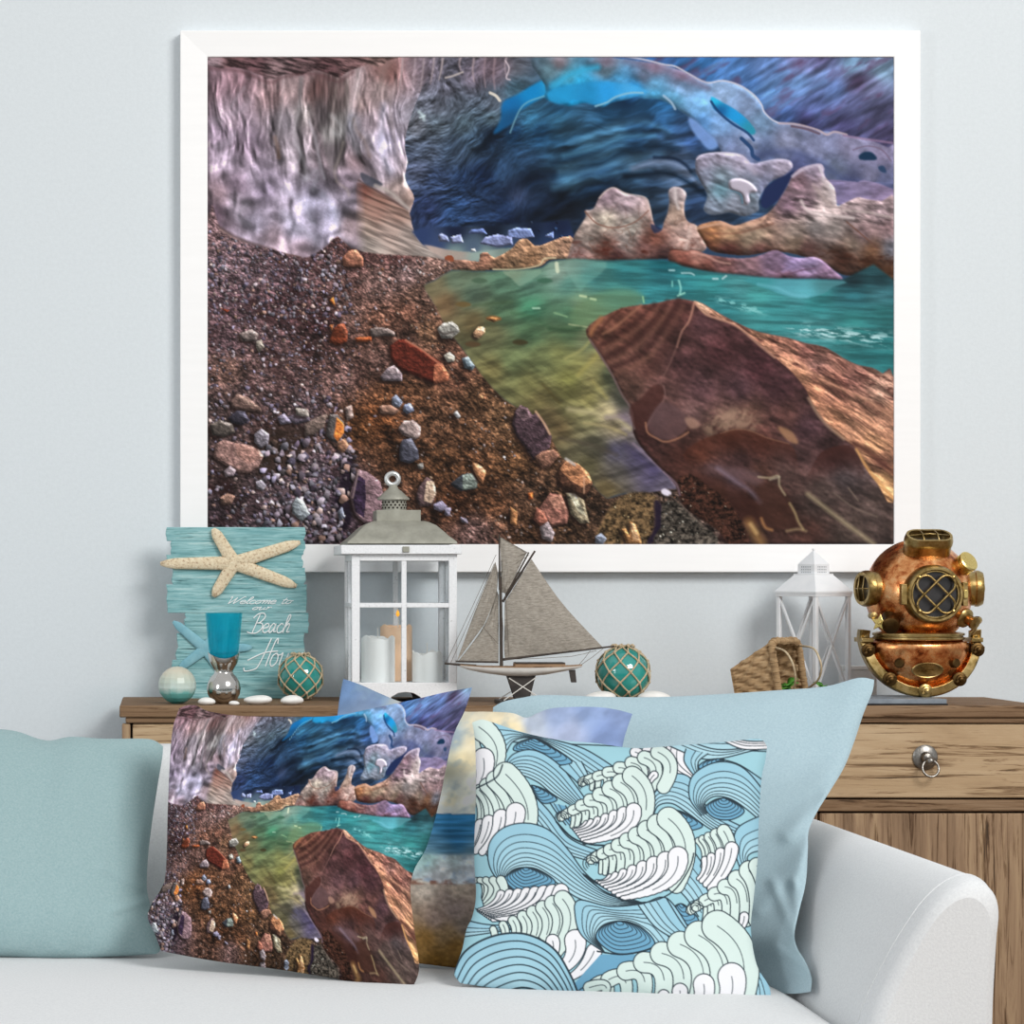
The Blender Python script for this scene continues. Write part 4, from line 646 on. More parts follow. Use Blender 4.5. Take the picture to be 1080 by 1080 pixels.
# seat: one long cushion, slightly crowned with faint pulls in the cloth
nu_,nv_=140,70; xs=np.linspace(-1.16,XA+.002,nu_); ds=np.linspace(3.46,4.80,nv_); gx,gd=np.meshgrid(xs,ds)
ed=np.minimum.reduce([(gx-xs[0])/.05,(xs[-1]-gx)/.03,(gd-ds[0])/.06,(ds[-1]-gd)/.05]); ed=np.clip(ed,0,1); top=.452-.05*(1-np.sqrt(1-(1-ed)**2))
top+=.0025*np.sin(gx*5+gd*9)*np.sin(gd*4-gx*3)+.002*np.exp(-((gx-.86-(gd-3.9)*.5)/.02)**2)
co=np.stack([gx-ol.x,gd-DW-ol.y,top],-1); low=co.copy(); low[...,2]=.325
ring=MB(); st=grid_mesh('seat_cushion',co,nu_,nv_,m_sofa,None,so,True)
bnd=[(0,i) for i in range(nu_)]+[(j,nu_-1) for j in range(1,nv_)]+[(nv_-1,i) for i in range(nu_-2,-1,-1)]+[(j,0) for j in range(nv_-2,0,-1)]
v=[tuple(co[j,i]) for j,i in bnd]+[tuple(low[j,i]) for j,i in bnd]; n=len(bnd)
ring.add(v,[(k,n+k,n+(k+1)%n,(k+1)%n) for k in range(n)]+[tuple(range(n,2*n))]).build('seat_boxing',m_sofa,so)
# backrest: upright with a rounded top, leaning back a little
prof=[(4.70,.33),(4.715,.5),(4.735,.68),(4.745,.745),(4.76,.773),(4.785,.789),(4.83,.794),(4.88,.785),(4.91,.76),(4.92,.7),(4.93,.33)]
b=MB(); xsb=[-1.16,-1.15,-1.12,1.0,1.10,1.14,1.15]; v=[]; f=[]
for k,xx in enumerate(xsb):
    sh=.02 if k in (0,len(xsb)-1) else (.006 if k in (1,len(xsb)-2) else 0)
    for d_,z_ in prof: v.append((xx-ol.x,(d_+(4.82-d_)*sh*8)-DW-ol.y,z_-sh*(1 if z_>.5 else 0)))
n=len(prof)
for k in range(len(xsb)-1):
    for j in range(n-1): f.append((k*n+j,(k+1)*n+j,(k+1)*n+j+1,k*n+j+1))
f.append(tuple(range(n))); f.append(tuple(range((len(xsb)-1)*n,len(xsb)*n))[::-1])
b.add(v,f).build('backrest',m_sofa,so,angle=1.2)
# arms: outward sloping section swept from front to back
sec=spline([(1.008,.30),(1.012,.45),(1.05,.545),(1.095,.62),(1.125,.655),(1.155,.674),(1.18,.676),(1.203,.66),(1.212,.63),(1.208,.58),(1.202,.45),(1.198,.14)],4)
for sg,nm in ((1,'armrest'),(-1,'armrest')):
    b=MB(); v=[]; f=[]; st_=[(3.60,.035),(3.606,.016),(3.622,.005),(3.65,0),(4.2,0),(4.86,0),(4.90,.01)]; n=len(sec)
    for d_,ins in st_:
        for x_,z_ in sec:
            xx=x_+(1.11-x_)*ins*6; zz=z_+(.42-z_)*ins*3 if z_>.35 else z_
            v.append(((xx if sg>0 else -xx-.15)-ol.x,d_-DW-ol.y,zz))
    for k in range(len(st_)-1):
        for j in range(n-1): f.append((k*n+j,k*n+j+1,(k+1)*n+j+1,(k+1)*n+j) if sg>0 else ((k+1)*n+j,(k+1)*n+j+1,k*n+j+1,k*n+j))
        f.append((k*n+n-1,k*n,(k+1)*n,(k+1)*n+n-1))
    f.append(tuple(range(n))); f.append(tuple(range((len(st_)-1)*n,len(st_)*n))[::-1])
    ar=b.add(v,f).build('armrest',m_sofa,so,angle=1.2)
    # seam of the front panel
    sm=[]
    for x_,z_ in sec[2:-4]:
        xx=x_ if sg>0 else -x_-.15; sm.append((xx-ol.x,3.655-DW-ol.y,z_+.0005))
    MB().tube(sm,.0011,6).build('seam',m_sofa,ar)
for sx in (-1.25,1.1):
    for d_ in (3.66,4.85): MB().lathe([(.018,0),(.026,.14)],16,Matrix.Translation((sx-ol.x,d_-DW-ol.y,0))).build('leg',m_gap,so)
# ================================================================ cushions
def resample(pts,n):
    p=np.array(spline(pts,8)); d=np.r_[0,np.cumsum(np.hypot(*np.diff(p,axis=0).T))]; t=np.linspace(0,d[-1],n); return np.c_[np.interp(t,d,p[:,0]),np.interp(t,d,p[:,1])]
def cushion(name,label,top,right,bottom,left,depth,T,mat,nu,nv,col=None,wr=.004,seed=1,matb=None,parts='front_panel',ridge=(),curl=0,dim=1.):
    """edges in photo pixels, each given left-to-right / top-to-bottom; depth at TL,TR,BL,BR; front and back panels, both full"""
    tp,bt,lf,rt=[pts_of(q) for q in (top,bottom,left,right)]
    t_,b_,l_,r_=resample(tp,nu),resample(bt,nu),resample(lf,nv),resample(rt,nv)
    u=np.linspace(0,1,nu)[None,:,None]; v=np.linspace(0,1,nv)[:,None,None]
    C=(1-v)*t_[None]+v*b_[None]+(1-u)*l_[:,None]+u*r_[:,None]-((1-u)*(1-v)*t_[0]+u*(1-v)*t_[-1]+(1-u)*v*b_[0]+u*v*b_[-1])
    u,v=u[...,0],v[...,0]; d=(1-v)*((1-u)*depth[0]+u*depth[1])+v*((1-u)*depth[2]+u*depth[3])+curl*u**7*v**2
    pu,pv=1-np.abs(2*u-1)**2.4,1-np.abs(2*v-1)**2.4; bulge=T*np.clip(pu*pv,0,1)**.62
    g=np.random.RandomState(seed); wn=np.zeros((nv,nu))
    for k in range(9):
        a=g.rand()*6.28; fr_=2+g.rand()*5; wn+=np.sin((u*np.cos(a)+v*np.sin(a))*fr_*6.28+g.rand()*6)*(1./(1+k*.3))
    edge=np.exp(-np.minimum(np.minimum(u,1-u),np.minimum(v,1-v))/.09); bulge=bulge+wr*wn*(.25+edge)*np.clip(pu*pv*6,0,1)*.6
    for (px_,py_,qx_,qy_,w_,h_) in ridge:      # a fold in the cloth running from one point to another
        dx,dy=qx_-px_,qy_-py_; LL=dx*dx+dy*dy; tt=np.clip(((C[...,0]-px_)*dx+(C[...,1]-py_)*dy)/LL,0,1); dd=np.hypot(C[...,0]-px_-tt*dx,C[...,1]-py_-tt*dy); bulge=bulge+h_*np.exp(-(dd/w_)**2)
    def world(dd): return np.stack([(C[...,0]-CX)*dd/F,dd-DW,EYE-(C[...,1]-CY)*dd/F],-1)
    fw=world(d-bulge); bw=world(d+bulge*.8+0*d)
    base=Vector((float(fw[-1].mean(0)[0]),float((fw[-1].mean(0))[1]),.455))
    th=thing(name,label,'cushion',base); bb=np.array(base)
    grid_mesh('front_panel',fw-bb,nu,nv,mat,col(C)*dim if col else None,th)
    k=max(1,nu//70); bs=bw[::k,::k]; 
    bs=np.concatenate([bw[::k,:][:, ::k]],0)
    grid_mesh('back_panel',bs-bb,bs.shape[1],bs.shape[0],matb or mat,None,th,True)
    return th
m_teal=fabric('dusty_teal_linen','8aa5a8','9bb2b4'); m_sky=fabric('sky_blue_linen','9db5bf','adc3cb'); m_backcloth=fabric('plain_back_cloth','c9c9c6','d6d6d3')
cushion('throw_pillow','plain dusty teal cushion at the left end of the sofa','-120,770 -60,766 0,769 20,772 40,779 54,781 75,777 110,779 150,779 163,781 172,787','172,787 171,800 166,830 160,870 156,905 155,935 158,952 166,975 169,1000 165,1006','-125,1004 0,1009 60,1011 120,1009 165,1006','-120,770 -128,880 -125,1004',(4.60,4.60,4.36,4.36),.085,m_teal,140,120,wr=.003,seed=3,ridge=[(150,935,110,915,6,.006),(158,950,120,960,5,.005)])
cushion('throw_pillow','large plain sky blue cushion leaning behind the wave cushion','520,746 531,740 550,736 575,733 640,735 700,735 760,732 820,728 870,724 905,715 922,717','922,717 920,730 911,752 900,785 890,810 875,835 862,856 853,876 852,896 850,930 843,960 838,985 841,1000 850,1015 856,1032 855,1046','520,1025 600,1030 700,1034 780,1042 830,1048 855,1046','520,746 515,850 515,950 520,1025',(4.62,4.49,4.48,4.10),.07,m_sky,200,170,wr=.004,seed=5,ridge=[(880,830,830,880,9,.009),(845,900,800,960,8,.006),(838,985,815,930,6,.007),(850,1020,820,1000,5,.006),(872,840,838,930,7,.008),(838,930,842,985,6,.008)],curl=-.24)
beach=paint_beach()
cushion('throw_pillow','cushion printed with a sunset beach between the ice cave cushion and the wave cushion','362,716 380,722 400,731 425,741 455,748 491,750.5 513,750.5 540,752 555,757 567,752 582,747 609,745.5 633,746 653,749 667,753','667,753 662,767 657,785 650,830 648,900 655,960 660,1015','350,1006 440,1016 500,1022 580,1022 660,1015','362,716 357,745 352,800 350,900 350,1006',(4.48,4.40,4.26,4.17),.045,printed('beach_print',.95,.3),260,240,lambda C:beach.sample(C[...,0],C[...,1]),.003,7,m_backcloth)
cor=np.array([(468,272,247,848),(734,165,382,792),(715,315,355,874),(445,380,232,906),(808,120,433,757),(607,505,292,978),(875,540,410,1017),(330,270,200,850),(625,348,310,886),(943,150,477,772),(889,295,437,864)],float)
def basis(x,y): x=(x-320)/150; y=(y-890)/150; return np.stack([np.ones_like(x),x,y,x*y,y*y],-1)
sol=np.linalg.lstsq(basis(cor[:,2],cor[:,3]),cor[:,:2],rcond=None)[0]
def ice(C):
    q=basis(C[...,0],C[...,1])@sol; x=q[...,0]; y=q[...,1]; x=np.where(x<221,442-x,x); y=np.where(y<62,124-y,y); y=np.where(y>572,1144-y,y); x=np.where(x>941,1882-x,x); return art.sample(x,y)
cushion('throw_pillow','square cushion printed with the same ice cave landscape as the framed picture','189,747 197,744 207,744 220,750 253,755 307,756 353,755 393,747 440,737 470,730 498,725','498,725 490,750 477,780 463,847 450,893 437,917 433,940 437,980 442,1020 437,1038','170,1003 223,1013 290,1022 353,1032 380,1038 410,1040 437,1038','189,747 182,770 179,807 177,853 175,917 170,937 160,953 156,968 164,987 170,1003',(4.44,4.36,4.22,4.05),.07,printed('ice_cave_cloth_print',.95,.3),340,330,ice,.004,9,m_backcloth)
waves=paint_waves()
cushion('throw_pillow','cushion printed with curling blue and white line drawn waves in front of the others','498,762 508,759 520,762 550,772 587,780 630,784 670,789 717,786 770,782 800,779 809,787','809,787 807,803 803,823 800,873 799,907 795,947 792,980 798,1017 811,1040 813,1053','486,1037 520,1042 557,1047 603,1050 653,1052 720,1057 770,1061 800,1058 813,1053','498,762 501,783 502,833 500,900 502,943 498,967 492,980 487,1003 479,1026 486,1037',(4.27,4.22,4.02,3.95),.07,printed('wave_print',.95,.25),420,400,lambda C:waves.sample((C[...,0]-470)*3,(C[...,1]-740)*3),.003,13,m_backcloth,dim=.95)
# ================================================================ things on the sideboard
def frame_of(px,py,d):
    """base point of a thing and a function from photo pixels to its own coordinates"""
    b=P(px,py,d); s=d/F
    def q(x,y,dy=0): return Vector(((x-px)*s,dy,-(y-py)*s))
    return b,s,q
def base_y(d): return CY+(EYE-ZT)*F/d          # photo row where the sideboard top lies at distance d
def smooth_outline(pts,n=5): return spline(pts,n,True)
# ---------------------------------------------------------------- welcome sign
m_plank=None
def paint_wood(name,h0,h1,h2):
    m,N,L,b=newmat(name); n=noise(N,L,coords(N,L,(9,9,120)),1.,6,.7,.6); c=ramp(N,L,n,[(.22,h0),(.42,h1),(.58,h2),(.72,'c9dedb')])
    n2=noise(N,L,coords(N,L,(14,14,260)),1.,4,.6); mx=N.new('ShaderNodeMixRGB'); mx.blend_type='MULTIPLY'; mx.inputs['Fac'].default_value=.9; L.new(c,mx.inputs['Color1']); L.new(ramp(N,L,n2,[(.30,'2c4446'),(.40,'cfdcdc'),(.52,'ffffff')]),mx.inputs['Color2'])
    L.new(mx.outputs['Color'],b.inputs['Base Color']); b.inputs['Roughness'].default_value=.85; bump(N,L,b,n2,.4,.002); return m
m_plank=paint_wood('weathered_turquoise_paint','588f95','7badb1','9cc6c8')
ds=5.385; by=base_y(ds+.004); B_,s_,q_=frame_of(247,by,ds)
sg=thing('beach_sign','turquoise plank sign with cream starfish and white welcome lettering propped at the wall','sign',B_); sg.rotation_euler.x=R(-1.0)
def cq(cx,cy,dy=0): return q_(160+cx/5.144,550+cy/5.144,dy)      # from the close look
rows=[(30,104,82,832),(104,181,106,830),(181,251,78,818),(251,341,112,832),(341,496,78,842),(496,546,182,852),(546,606,172,852),(606,751,136,828),(751,962,112,822)]
rg=random.Random(4)
for y0,y1,a,c in rows:
    yb_=min(y1,550*0+ (by-550)*5.144+1) if y1>900 else y1
    pl=[(a,y0)]
    for k in range(1,4): pl.append((a+rg.uniform(-9,9),y0+(yb_-y0)*k/4))
    pl+=[(a+rg.uniform(-3,10),yb_),(c+rg.uniform(-8,3),yb_)]
    for k in (3,2,1): pl.append((c+rg.uniform(-7,7),y0+(yb_-y0)*k/4))
    pl.append((c,y0)); pts=[cq(x,y) for x,y in pl]
    MB().prism([(p.x,p.z) for p in pts],rg.uniform(0,.003),.014).build('plank',m_plank,sg,True,.0012)
m_star=mottled('cream_starfish',[(.33,'b08f74'),(.44,'e2cfae'),(.7,'f3e7cd')],(60,60,60),3.,.9,0,.9,420,5,.2,0,.003)
m_bstar=mottled('pale_blue_paint',[(.3,'74a9b8'),(.7,'93c3cd')],(40,40,40),1.,.8,0,.3,300)
def starfish(c,tips,w0,w1,flat,dy,par,name,mat,n=11):
    b=MB(); c3=cq(*c,dy)
    for t in tips:
        t3=cq(*t,dy); k=[c3+(t3-c3)*(j/(n-1)) for j in range(n)]; r=[(w0*(1-j/(n-1))**1.1+w1*(1-(1-j/(n-1))**1.1))*(1-.0*j) for j in range(n)]
        r[-1]*=.35; r[-2]*=.8; k=[p+Vector((0,.0,0)) for p in k]; b.tube(k,r,14,False,flat)
    b.ball(c3,w0*1.05,w0*flat*1.05,w0*1.05)
    return b.build(name,mat,par,True,0,angle=2)
starfish((447,226),[(332,38),(806,112),(786,352),(334,408),(46,229)],.0155,.0112,.42,-.006,sg,'cream_starfish',m_star)['label']='cream speckled starfish at the top of the sign'
starfish((292,690),[(116,542),(148,800),(545,684),(392,560),(400,850)],.0125,.0085,.3,-.003,sg,'blue_starfish',m_bstar)['label']='pale blue starfish low on the sign'
LET={'e':[[(0,.45),(.5,.6),(.55,.9),(.3,1),(.05,.7),(.1,.2),(.4,0),(.75,.25)]],'l':[[(0,.3),(.4,1.4),(.4,1.95),(.2,1.8),(.15,.8),(.25,.05),(.5,.2)]],'c':[[(.6,.85),(.35,1),(.05,.6),(.15,.1),(.45,0),(.75,.25)]],'o':[[(.4,1),(.1,.8),(.05,.3),(.3,0),(.6,.3),(.55,.8),(.35,1),(.5,.85),(.8,.9)]],
 'm':[[(0,.8),(.15,1),(.2,0)],[(.2,.5),(.45,1),(.58,.8),(.55,0)],[(.56,.5),(.8,1),(.93,.8),(.88,.1),(1.1,.15)]],'t':[[(.3,1.7),(.2,.6),(.3,0),(.6,.2)],[(0,1.1),(.6,1.15)]],'u':[[(0,.9),(.1,1),(.1,.2),(.3,0),(.55,.4),(.6,1)],[(.6,1),(.6,.2),(.9,.15)]],'r':[[(0,.9),(.15,1),(.15,0)],[(.15,.5),(.35,.95),(.6,.9)]],
 'a':[[(.55,.85),(.3,1),(.05,.5),(.2,0),(.5,.4),(.6,1)],[(.6,1),(.6,.15),(.85,.15)]],'h':[[(0,.3),(.35,1.5),(.3,1.95),(.12,1.7),(.1,0)],[(.1,.5),(.4,1),(.55,.8),(.5,.1),(.8,.15)]],'s':[[(0,.1),(.3,.6),(.4,1)],[(.4,1),(.3,.7),(.55,.35),(.4,0),(.1,.05)]],
 'W':[[(-.1,1.8),(.1,2),(.2,1),(.3,0)],[(.3,0),(.6,1),(.8,1.8)],[(.8,1.8),(.8,.9),(.9,0)],[(.9,0),(1.3,1.2),(1.6,2),(1.8,1.9)]],'B':[[(.3,2),(.2,1),(.1,0)],[(-.3,1.6),(.1,2.05),(.7,2.1),(.95,1.7),(.6,1.15),(.25,1.05)],[(.25,1.05),(.85,1),(1.,.5),(.6,0),(0,-.05),(-.5,.1)]],
 'H':[[(.45,2.1),(.3,1),(.1,0),(-.2,-.25),(-.9,-.35),(-1.1,-.1)],[(1.15,1.7),(1.05,2.1),(.9,1.9),(.8,1),(.75,0)],[(-1.0,.45),(.2,1.),(1.4,1.15)]]}
ADV={'e':.72,'l':.5,'c':.72,'o':.8,'m':1.08,'t':.6,'u':.85,'r':.62,'a':.85,'h':.8,'s':.62,'W':1.6,'B':1.1,'H':1.0,' ':.6}
lt=MB()
def script(text,cx,cy,xh,slant,wid,r):
    """cx,cy: start of the base line, in close-look pixels; xh: height of a small letter"""
    x=0
    for ch in text:
        for st in LET.get(ch,[]):
            p=spline(st,6) if len(st)>2 else st
            lt.tube([cq(cx+(x+a*1.0+h*slant)*xh*wid,cy-h*xh,-.0012) for a,h in p],r,6,False,.6)
        x+=ADV[ch]
script('Welcome to',402,447,19,.4,2.28,.0008); script('our',540,479,15,.4,2.9,.0008); script('Beach',540,604,50,.35,.98,.0012); script('House',570,786,72,.40,.86,.0013)
m_white=mottled('white_paint',[(.3,'e9eeee'),(.7,'f4f6f6')],(30,30,30),1,.7)
lt.build('lettering',m_white,sg)['label']='white script lettering reading Welcome to our Beach House'
# ---------------------------------------------------------------- blue and silver goblet
m_silver=mottled('polished_silver',[(.3,'b9b6b2'),(.7,'dedcd8')],(8,8,8),1,.14,1)
m,N,L,b=newmat('blue_glass'); b.inputs['Base Color'].default_value=srgb('1fb4d2'); b.inputs['Roughness'].default_value=.08; b.inputs['Coat Weight'].default_value=.5
tr_=N.new('ShaderNodeBsdfTransparent'); tr_.inputs['Color'].default_value=srgb('a8ecf0'); mx_=N.new('ShaderNodeMixShader'); L.new(ramp(N,L,noise(N,L,coords(N,L,(110,110,2)),1,3),[(.35,'585858'),(.65,'a2a2a2')]),mx_.inputs['Fac']); L.new(tr_.outputs[0],mx_.inputs[1]); L.new(b.outputs[0],mx_.inputs[2]); L.new(mx_.outputs[0],N['Material Output'].inputs['Surface']); m_bglass=m
d=5.15; B_,s_,q_=frame_of(236,base_y(d),d); gb=thing('goblet','tall blue glass goblet with a silver bulb base in front of the turquoise sign','vase',B_)
H=lambda y:(base_y(d)-y)*s_
prof=[(0,0),(10*s_,0),(14*s_,H(738)),(17*s_,H(732)),(18*s_,H(726)),(17*s_,H(720)),(14*s_,H(714)),(10.5*s_,H(710.5)),(9.5*s_,H(708)),(11*s_,H(705)),(14.5*s_,H(700)),(16.2*s_,H(695)),(17*s_,H(691))]
MB().lathe(prof+[(16.3*s_,H(691)),(14*s_,H(699)),(0,H(703))],56,None,lambda a,z:(.0125*abs(math.cos(a))**2-.006)*max(0,min(1,(z-H(703))/(H(692)-H(703))))).build('base',m_silver,gb,angle=1.1)
MB().lathe([(0,H(700)),(9*s_,H(699.5)),(13.5*s_,H(695)),(16*s_,H(685)),(18*s_,H(665)),(19.6*s_,H(646.5)),(18.6*s_,H(646.5)),(17*s_,H(665)),(15*s_,H(685)),(12.5*s_,H(694)),(0,H(698))],56).build('cup',m_bglass,gb,angle=1.1)
# ---------------------------------------------------------------- ombre ball
m,N,L,b=newmat('ombre_shell'); tcn=N.new('ShaderNodeTexCoord'); sx=N.new('ShaderNodeSeparateXYZ'); L.new(tcn.outputs['Object'],sx.inputs[0])
mrn=N.new('ShaderNodeMapRange'); mrn.inputs['From Min'].default_value=0; mrn.inputs['From Max'].default_value=.078; nz=noise(N,L,coords(N,L,(60,60,60)),1,4); ad=N.new('ShaderNodeMath'); ad.operation='MULTIPLY_ADD'; L.new(nz,ad.inputs[0]); ad.inputs[1].default_value=.022; L.new(sx.outputs['Z'],ad.inputs[2]); L.new(ad.outputs[0],mrn.inputs['Value'])
L.new(ramp(N,L,mrn.outputs[0],[(.1,'2b8a87'),(.42,'6fb6b0'),(.56,'c6d6cf'),(.75,'bcc8bb'),(1,'c9c3b0')]),b.inputs['Base Color']); b.inputs['Roughness'].default_value=.35
d=5.15; B_,s_,q_=frame_of(187,base_y(d),d); r=20*s_
bb_=MB(); bb_.ball((0,0,r*.97),r,r,r,16,11); ob=bb_.build('ombre_ball',m,None,False); ob.location=B_; tag(ob,'small faceted ball shading from cream down to teal left of the goblet','decorative ball')
# ---------------------------------------------------------------- pebbles
m_peb=mottled('white_pebble',[(.3,'e6e4df'),(.7,'f3f1ed')],(50,50,50),1,.5)
for (px,py,w,h,dd,lab) in ((218,740,19,8,5.09,'white pebble between the faceted ball and the goblet base'),(247,742,12,5,5.08,'smallest white pebble just right of the goblet base'),(272,738.5,29,10.5,5.11,'largest white pebble in front of the turquoise sign'),(308,739.5,25,10,5.10,'white pebble in front of the left netted glass float'),(633,735,34,12,5.2,'white pebble at the left foot of the right netted glass float'),(690,736,36,12,5.2,'white pebble at the right foot of the right netted glass float')):
    s=dd/F; b=MB(); rr=random.Random(px); b.ball((0,0,h*s/2),w*s/2,w*s*.36,h*s/2,28,16)
    k=rr.random()*6; b.v=[(x*(1+.05*math.sin(3*z/s/h+k)),y*(1+.06*math.sin(40*x+k)),z*(1+.07*math.sin(60*x+k))) for x,y,z in b.v]
    o=b.build('pebble',m_peb); o.location=(X(px,dd),dd-DW,ZT-.0008); o.rotation_euler.z=rr.uniform(-.4,.4); tag(o,lab,'pebble','white pebbles on the sideboard')
# ---------------------------------------------------------------- netted glass floats
m,N,L,b=newmat('teal_glass'); L.new(ramp(N,L,noise(N,L,coords(N,L,(20,20,20)),1,3),[(.3,'1b9c96'),(.7,'43bfb4')]),b.inputs['Base Color']); b.inputs['Roughness'].default_value=.04; b.inputs['Transmission Weight'].default_value=.35; b.inputs['Specular IOR Level'].default_value=.9; b.inputs['Coat Weight'].default_value=.6; m_tg=m
m_rope=mottled('jute_rope',[(.3,'b39c7c'),(.7,'dccbab')],(200,200,200),1,.95,0,.6,900)
def net_float(px,r_px,d,label,rot):
    B_,s,_=frame_of(px,base_y(d),d); r=r_px*s; t=thing('glass_float',label,'glass float',B_,rot,'netted glass floats'); c=Vector((0,0,r*1.03))
    MB().ball((0,0,r*1.03),r*.97,None,None,40,24).build('glass_ball',m_tg,t,angle=2)
    b=MB(); n=8; lat=[-86,-64,-42,-19,4,27,50,74]; cr=.0017 if r_px<26 else .0019
    def pt(la,lo,k=1.0): la,lo=R(la),R(lo); return c+Vector((math.cos(la)*math.cos(lo),math.cos(la)*math.sin(lo),math.sin(la)))*r*k
    for j in range(len(lat)-1):
        for i in range(n):
            lo0=(i+(.5 if j%2 else 0))*360/n
            for sg_ in (-.5,.5):
                lo1=lo0+sg_*360/n; pts=[]
                for k in range(7):
                    u=k/6; p=(pt(lat[j],lo0)*(1-u)+pt(lat[j+1],lo1)*u)-c; pts.append(c+p.normalized()*r*1.0)
                b.tube(pts,cr,6)
            if j: b.ball(tuple(pt(lat[j],lo0,1.01)),cr*1.9,None,None,8,6)
    b.tube([pt(76,a*18,1.02) for a in range(20)],cr*1.5,6,True)
    for k in range(9):
        a=k*40; p=pt(76,a,1.02); b.tube([p,p+Vector((math.cos(R(a))*r*.12,math.sin(R(a))*r*.12,r*.06)),p+Vector((math.cos(R(a))*r*.2,math.sin(R(a))*r*.2,-r*.02))],cr*1.2,6)
    b.build('net',m_rope,t,angle=2)
net_float(317,24,5.30,'smaller teal glass float in a rope net in front of the turquoise sign',.3)
net_float(657,28.5,5.27,'larger teal glass float in a rope net right of the model sailboat',.1)
# ---------------------------------------------------------------- big white lantern
m,N,L,b=newmat('distressed_white'); n1=noise(N,L,coords(N,L,(150,150,150)),1.6,3,.6); L.new(ramp(N,L,n1,[(.26,'7d7a78'),(.33,'e6e8ea'),(.7,'f2f3f5')]),b.inputs['Base Color']); b.inputs['Roughness'].default_value=.7; m_dw=m
m_zinc=mottled('warm_grey_metal',[(.3,'8f8e83'),(.7,'a6a599')],(40,40,40),1,.5,.25,.1,300)
m_pane=clearglass('clear_glass','fafcfd',.08)
d0=5.20; by=base_y(d0); s=d0/F; B_=P(426.5,by,d0); ln=thing('lantern','large white wooden lantern with a grey metal domed roof holding three candles','lantern',B_)
w2=55.5*s; dep=.205; t_=8*s
def lx(px): return (px-426.5)*s
def lz(py): return (by-py)*s
for x0,x1 in ((lx(371),lx(379.5)),(lx(473.5),lx(482))):
    for y0,y1 in ((0,t_),(dep-t_,dep)): MB().box(x0,x1,y0,y1,lz(720),lz(584.5)).build('post',m_dw,ln,True,.0012)
b=MB(); b.box(-w2-13*s*.9,w2+4.5*s,-.012,dep+.012,lz(584.5),lz(574.8)); b.build('cornice',m_dw,ln,True,.0015)
MB().bar(Vector((lx(424),-.0135,lz(579.5))),Vector((lx(431),-.0135,lz(579.5))),.004,.012).build('latch',m_zinc,ln,True,.0008)
ar=[(lx(371),lz(720)),(lx(482),lz(720)),(lx(482),lz(736)),(lx(478),0),(lx(446),0),(lx(443),lz(735)),(lx(436),lz(731)),(lx(428),lz(730)),(lx(420),lz(731)),(lx(413),lz(735)),(lx(410),0),(lx(375),0),(lx(371),lz(736))]
MB().prism(ar,0,t_).build('base_rail',m_dw,ln,True,.001); MB().prism(ar,dep-t_,dep).build('base_rail',m_dw,ln,True,.001)
for x0 in (lx(371),lx(482)-t_): MB().box(x0,x0+t_,t_,dep-t_,lz(737),lz(720)).build('base_rail',m_dw,ln,True,.001)
MB().box(lx(371)+.002,lx(482)-.002,.003,dep-.003,lz(724),lz(721)).build('floor_board',m_dw,ln,False)
def sash(y):
    b=MB(); b.box(lx(379.5),lx(473.5),y,y+t_*.8,lz(591.5),lz(584.5)); b.box(lx(423.6),lx(428.8),y+.001,y+t_*.7,lz(720),lz(591.5)); b.box(lx(379.5),lx(423.6),y+.001,y+t_*.7,lz(640.8),lz(636)); b.box(lx(428.8),lx(473.5),y+.001,y+t_*.7,lz(640.8),lz(636)); return b
sf=sash(0).build('door',m_dw,ln,True,.0008); sash(dep-t_).build('window_frame',m_dw,ln,True,.0008)
MB().box(lx(379.5),lx(473.5),t_*.3,t_*.3+.0015,lz(720),lz(591.5)).build('glass_pane',m_pane,sf,False)
for x0 in (lx(371),lx(482)-t_*.8):
    b=MB(); b.box(x0,x0+t_*.8,t_,dep-t_,lz(591.5),lz(584.5)); b.box(x0,x0+t_*.7,t_,dep-t_,lz(640.8),lz(636)); b.box(x0,x0+t_*.7,dep/2-.005,dep/2+.005,lz(720),lz(591.5)); sd=b.build('window_frame',m_dw,ln,True,.0008)
    MB().box(x0+.004,x0+.0055,t_,dep-t_,lz(720),lz(591.5)).build('glass_pane',m_pane,sd,False)
# roof: four sided bell
b=MB(); prof=[(58.5,573.5),(57.5,571),(50,565),(44,559),(38,553.5),(31,550),(27,548.8)]
v=[];f=[]
for hw,py in prof:
    k=hw*s; dp_=k*dep/(2*w2)*1.0; cx_=lx(422.5)*.6; v+=[(cx_-k,dep/2-dp_,lz(py)),(cx_+k,dep/2-dp_,lz(py)),(cx_+k,dep/2+dp_,lz(py)),(cx_-k,dep/2+dp_,lz(py))]
n=len(prof)
for j in range(n-1):
    for i in range(4): f.append((j*4+i,j*4+(i+1)%4,(j+1)*4+(i+1)%4,(j+1)*4+i))
f+=[(3,2,1,0),tuple((n-1)*4+i for i in range(4))]
b.add(v,f).build('roof',m_zinc,ln,True,.0015,2,.9)
yc=dep/2; xc_=lx(423)
MB().box(lx(399.6),lx(446.8),yc-23.5*s,yc+23.5*s,lz(549.5),lz(537)).build('roof_collar',m_zinc,ln,True,.001)
ch=MB().lathe([(13.3*s,lz(537)),(13.3*s,lz(525.5))],32,Matrix.Translation((lx(420.5),yc,0))).build('vent_drum',m_zinc,ln)
hl=MB()
for j in range(3):
    for i in range(18):
        a=2*PI*(i+.5*(j%2))/18; hl.lathe([(1.15*s,0),(1.15*s,.0006)],8,Matrix.Translation((lx(420.5)+13.2*s*math.cos(a),yc+13.2*s*math.sin(a),lz(534.2-j*3)))@Matrix.Rotation(a,4,'Z')@Matrix.Rotation(PI/2,4,'Y'))
hl.build('vent_holes',m_gap,ch)
